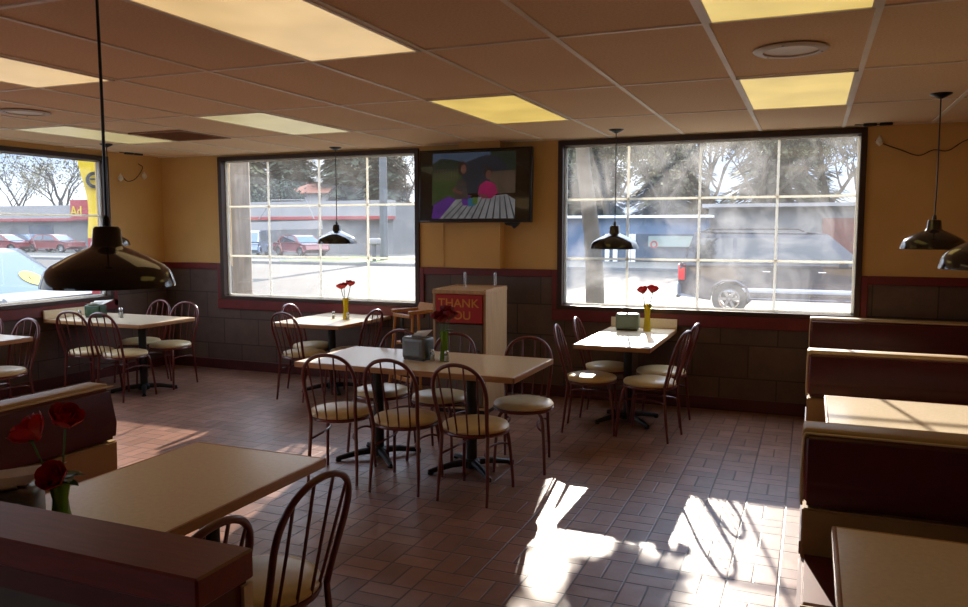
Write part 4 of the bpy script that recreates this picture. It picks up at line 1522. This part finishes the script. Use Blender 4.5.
# the leaning tree just outside the right window
q = on_y(594, 306, 12.6)
rnd = random.Random(5)
t = thing('sidewalk_tree', 'pale leaning tree trunk just outside the left of the right window', 'tree', (q.x, 12.6, ZG))
m = MB()
tips = []
pts = spline([(0.02, 0, 0), (.01, 0, .9), (-.03, 0, 1.6), (-.13, 0, 2.4), (-.22, 0, 3.1), (-.24, 0, 4.2), (-.1, 0, 5.2)], 4)
m.tube(pts, [.165 - .085 * i / (len(pts) - 1) for i in range(len(pts))], 14)
for k in range(7):
    a = k * .9 + .3
    branches(m, pts[-1 - (k % 3) * 2], (math.cos(a) * .8, math.sin(a) * .8, .6), 1.5, .05, 3, rnd, .5, tips)
branches(m, pts[-7], (.75, 0, .55), 1.2, .045, 2, rnd, .5, tips)
m.build('trunk_and_branches', 'bark', t)
m = MB()
leafcloud(m, [v for v in tips if v.z > 4.6], 1500, .11, .05, rnd)
leafcloud(m, [(.32 + rnd.uniform(-.20, .24), rnd.gauss(0, .15), 3.68 + rnd.uniform(-.12, .30)) for _ in range(26)], 3400, .055, .05, rnd)  # leaf cluster added out of view to shade part of the floor
m.build('foliage', 'fol_olive', t, smooth=False)

ts = [
    (664, 58, 13.5, .3, 11, None, 'bare tree showing above the blue shop in the right window', 'twig'),
    (705, 62, 13, .3, 12, 'fol_pale', 'pale dry-leaved tree rising behind the gap between blue shop and grey building', 'bark'),
    (760, 60, 13, .3, 13, 'fol_olive', 'olive leaved tree above the roof of the grey building, left of its brick section', 'bark'),
    (822, 60, 13, .3, 14, 'fol_olive', 'olive leaved tree at the right side of the right window', 'bark'),
    (606, 60, 12, .3, 15, 'fol_olive', 'distant olive tree beyond the blue shop', 'bark'),
    (866, 59, 13, .28, 17, None, 'bare twiggy tree at the right edge of the right window', 'twig'),
]
for px, Y, h, r, sd, lm, lab, tm in ts:
    q = on_y(px, 260, Y)
    bare_tree(lab, (q.x, Y, ZG), h, r, sd, 5, lm, 9000, .17, trunkmat=tm, lrad=.75)
for px, Y, h, r, sd, mt, lab in [
    (352, 80, 17, 5.6, 21, 'fol_dark', 'tall dark evergreen in the middle of the left back window'),
    (386, 76, 14, 3.6, 22, 'fol_dark', 'dark evergreen right of the tallest one in the left back window'),
    (292, 88, 17, 5, 23, 'fol_dark', 'dark evergreen behind the terracotta roof'),
    (250, 84, 15, 4.5, 24, 'fol_olive', 'olive evergreen at the left of the left back window'),
    (590, 66, 12, 4, 26, 'fol_dark', 'dark evergreen behind the leaning trunk in the right window'),
    (672, 70, 11, 5, 27, 'fol_olive', 'olive evergreen far behind the blue shop'),
    (780, 70, 12, 6, 28, 'fol_olive', 'broad olive evergreen behind the grey building')]:
    q = on_y(px, 230, Y)
    conifer(lab, (q.x, Y, ZG), h, r, sd, mt)
q = on_y(408, 230, 76)
bare_tree('pale twiggy tree right of the grey utility pole', (q.x, 76, ZG), 13.5, .26, 31, 4, 'fol_pale', 900, .18, trunkmat='twig', lrad=.6)
q = on_y(62, 230, 70)
bare_tree('wide bare tree above the white building in the left wall window', (q.x, 70, ZG), 14, .32, 32, 4, 'fol_pale', 1300, .2, trunkmat='twig', lrad=.7)
q = on_y(20, 230, 82)
bare_tree('hazy bare tree at the far left above the white building', (q.x, 82, ZG), 14, .3, 33, 4, 'fol_pale', 900, .22, trunkmat='twig', lrad=.7)
# round bush in front of the orange roofed house
q = on_y(284, 192, 67)
t = thing('round_bush', 'round dark bush in front of the terracotta roofed house', 'bush', (q.x, 67, ZG))
m = MB()
rnd = random.Random(3)
leafcloud(m, [(rnd.gauss(0, .9), rnd.gauss(0, .7), 5.0 + rnd.gauss(0, .6)) for _ in range(30)], 3200, .5, .2, rnd)
m.build('foliage', 'fol_dark', t, smooth=False)
MB().tube([(0, 0, 0), (0, 0, 4.8)], .15, 8).build('stem', 'bark', t)

# ------------------------------------------------------------------ light
sd = bpy.data.lights.new('sun', 'SUN')
so = bpy.data.objects.new('sun', sd)
COL.objects.link(so)
sd.energy = 7.0
sd.color = (1, .87, .72)
sd.angle = R(.6)
dirv = Vector((.24 * 2.76, -2.76, -1)).normalized()
so.rotation_euler = dirv.to_track_quat('-Z', 'Y').to_euler()
so.location = (-5, 20, 10)

w = bpy.data.worlds.new('sky')
S.world = w
w.use_nodes = True
nt = w.node_tree
bg = nt.nodes['Background']
tc = nt.nodes.new('ShaderNodeTexCoord')
nz = nt.nodes.new('ShaderNodeTexNoise')
mp = nt.nodes.new('ShaderNodeMapping')
mp.inputs['Scale'].default_value = (1, 1, 3)
nt.links.new(tc.outputs['Generated'], mp.inputs[0])
nt.links.new(mp.outputs[0], nz.inputs['Vector'])
nz.inputs['Scale'].default_value = 2.6
nz.inputs['Detail'].default_value = 6
mr = nt.nodes.new('ShaderNodeMapRange')
mr.inputs[1].default_value = .38
mr.inputs[2].default_value = .62
nt.links.new(nz.outputs['Fac'], mr.inputs[0])
mx = nt.nodes.new('ShaderNodeMix')
mx.data_type = 'RGBA'
nt.links.new(mr.outputs[0], mx.inputs[0])
mx.inputs[6].default_value = (.50, .66, .95, 1)
mx.inputs[7].default_value = (.92, .96, 1, 1)
nt.links.new(mx.outputs[2], bg.inputs[0])
sepz = nt.nodes.new('ShaderNodeSeparateXYZ')
nt.links.new(tc.outputs['Generated'], sepz.inputs[0])
mz = nt.nodes.new('ShaderNodeMapRange')
mz.inputs[1].default_value = .16
mz.inputs[2].default_value = .55
mz.inputs[3].default_value = .72
mz.inputs[4].default_value = 2.9
nt.links.new(sepz.outputs[2], mz.inputs[0])
nt.links.new(mz.outputs[0], bg.inputs[1])

S.view_settings.view_transform = 'Standard'
S.view_settings.look = 'None'
S.view_settings.exposure = 1.35
S.view_settings.gamma = 1
S.view_settings.use_curve_mapping = False
S.cycles.use_denoising = True
S.cycles.max_bounces = 10
S.cycles.diffuse_bounces = 5
S.cycles.transparent_max_bounces = 16
S.cycles.caustics_reflective = False
S.cycles.caustics_refractive = False
S.cycles.sample_clamp_indirect = 6
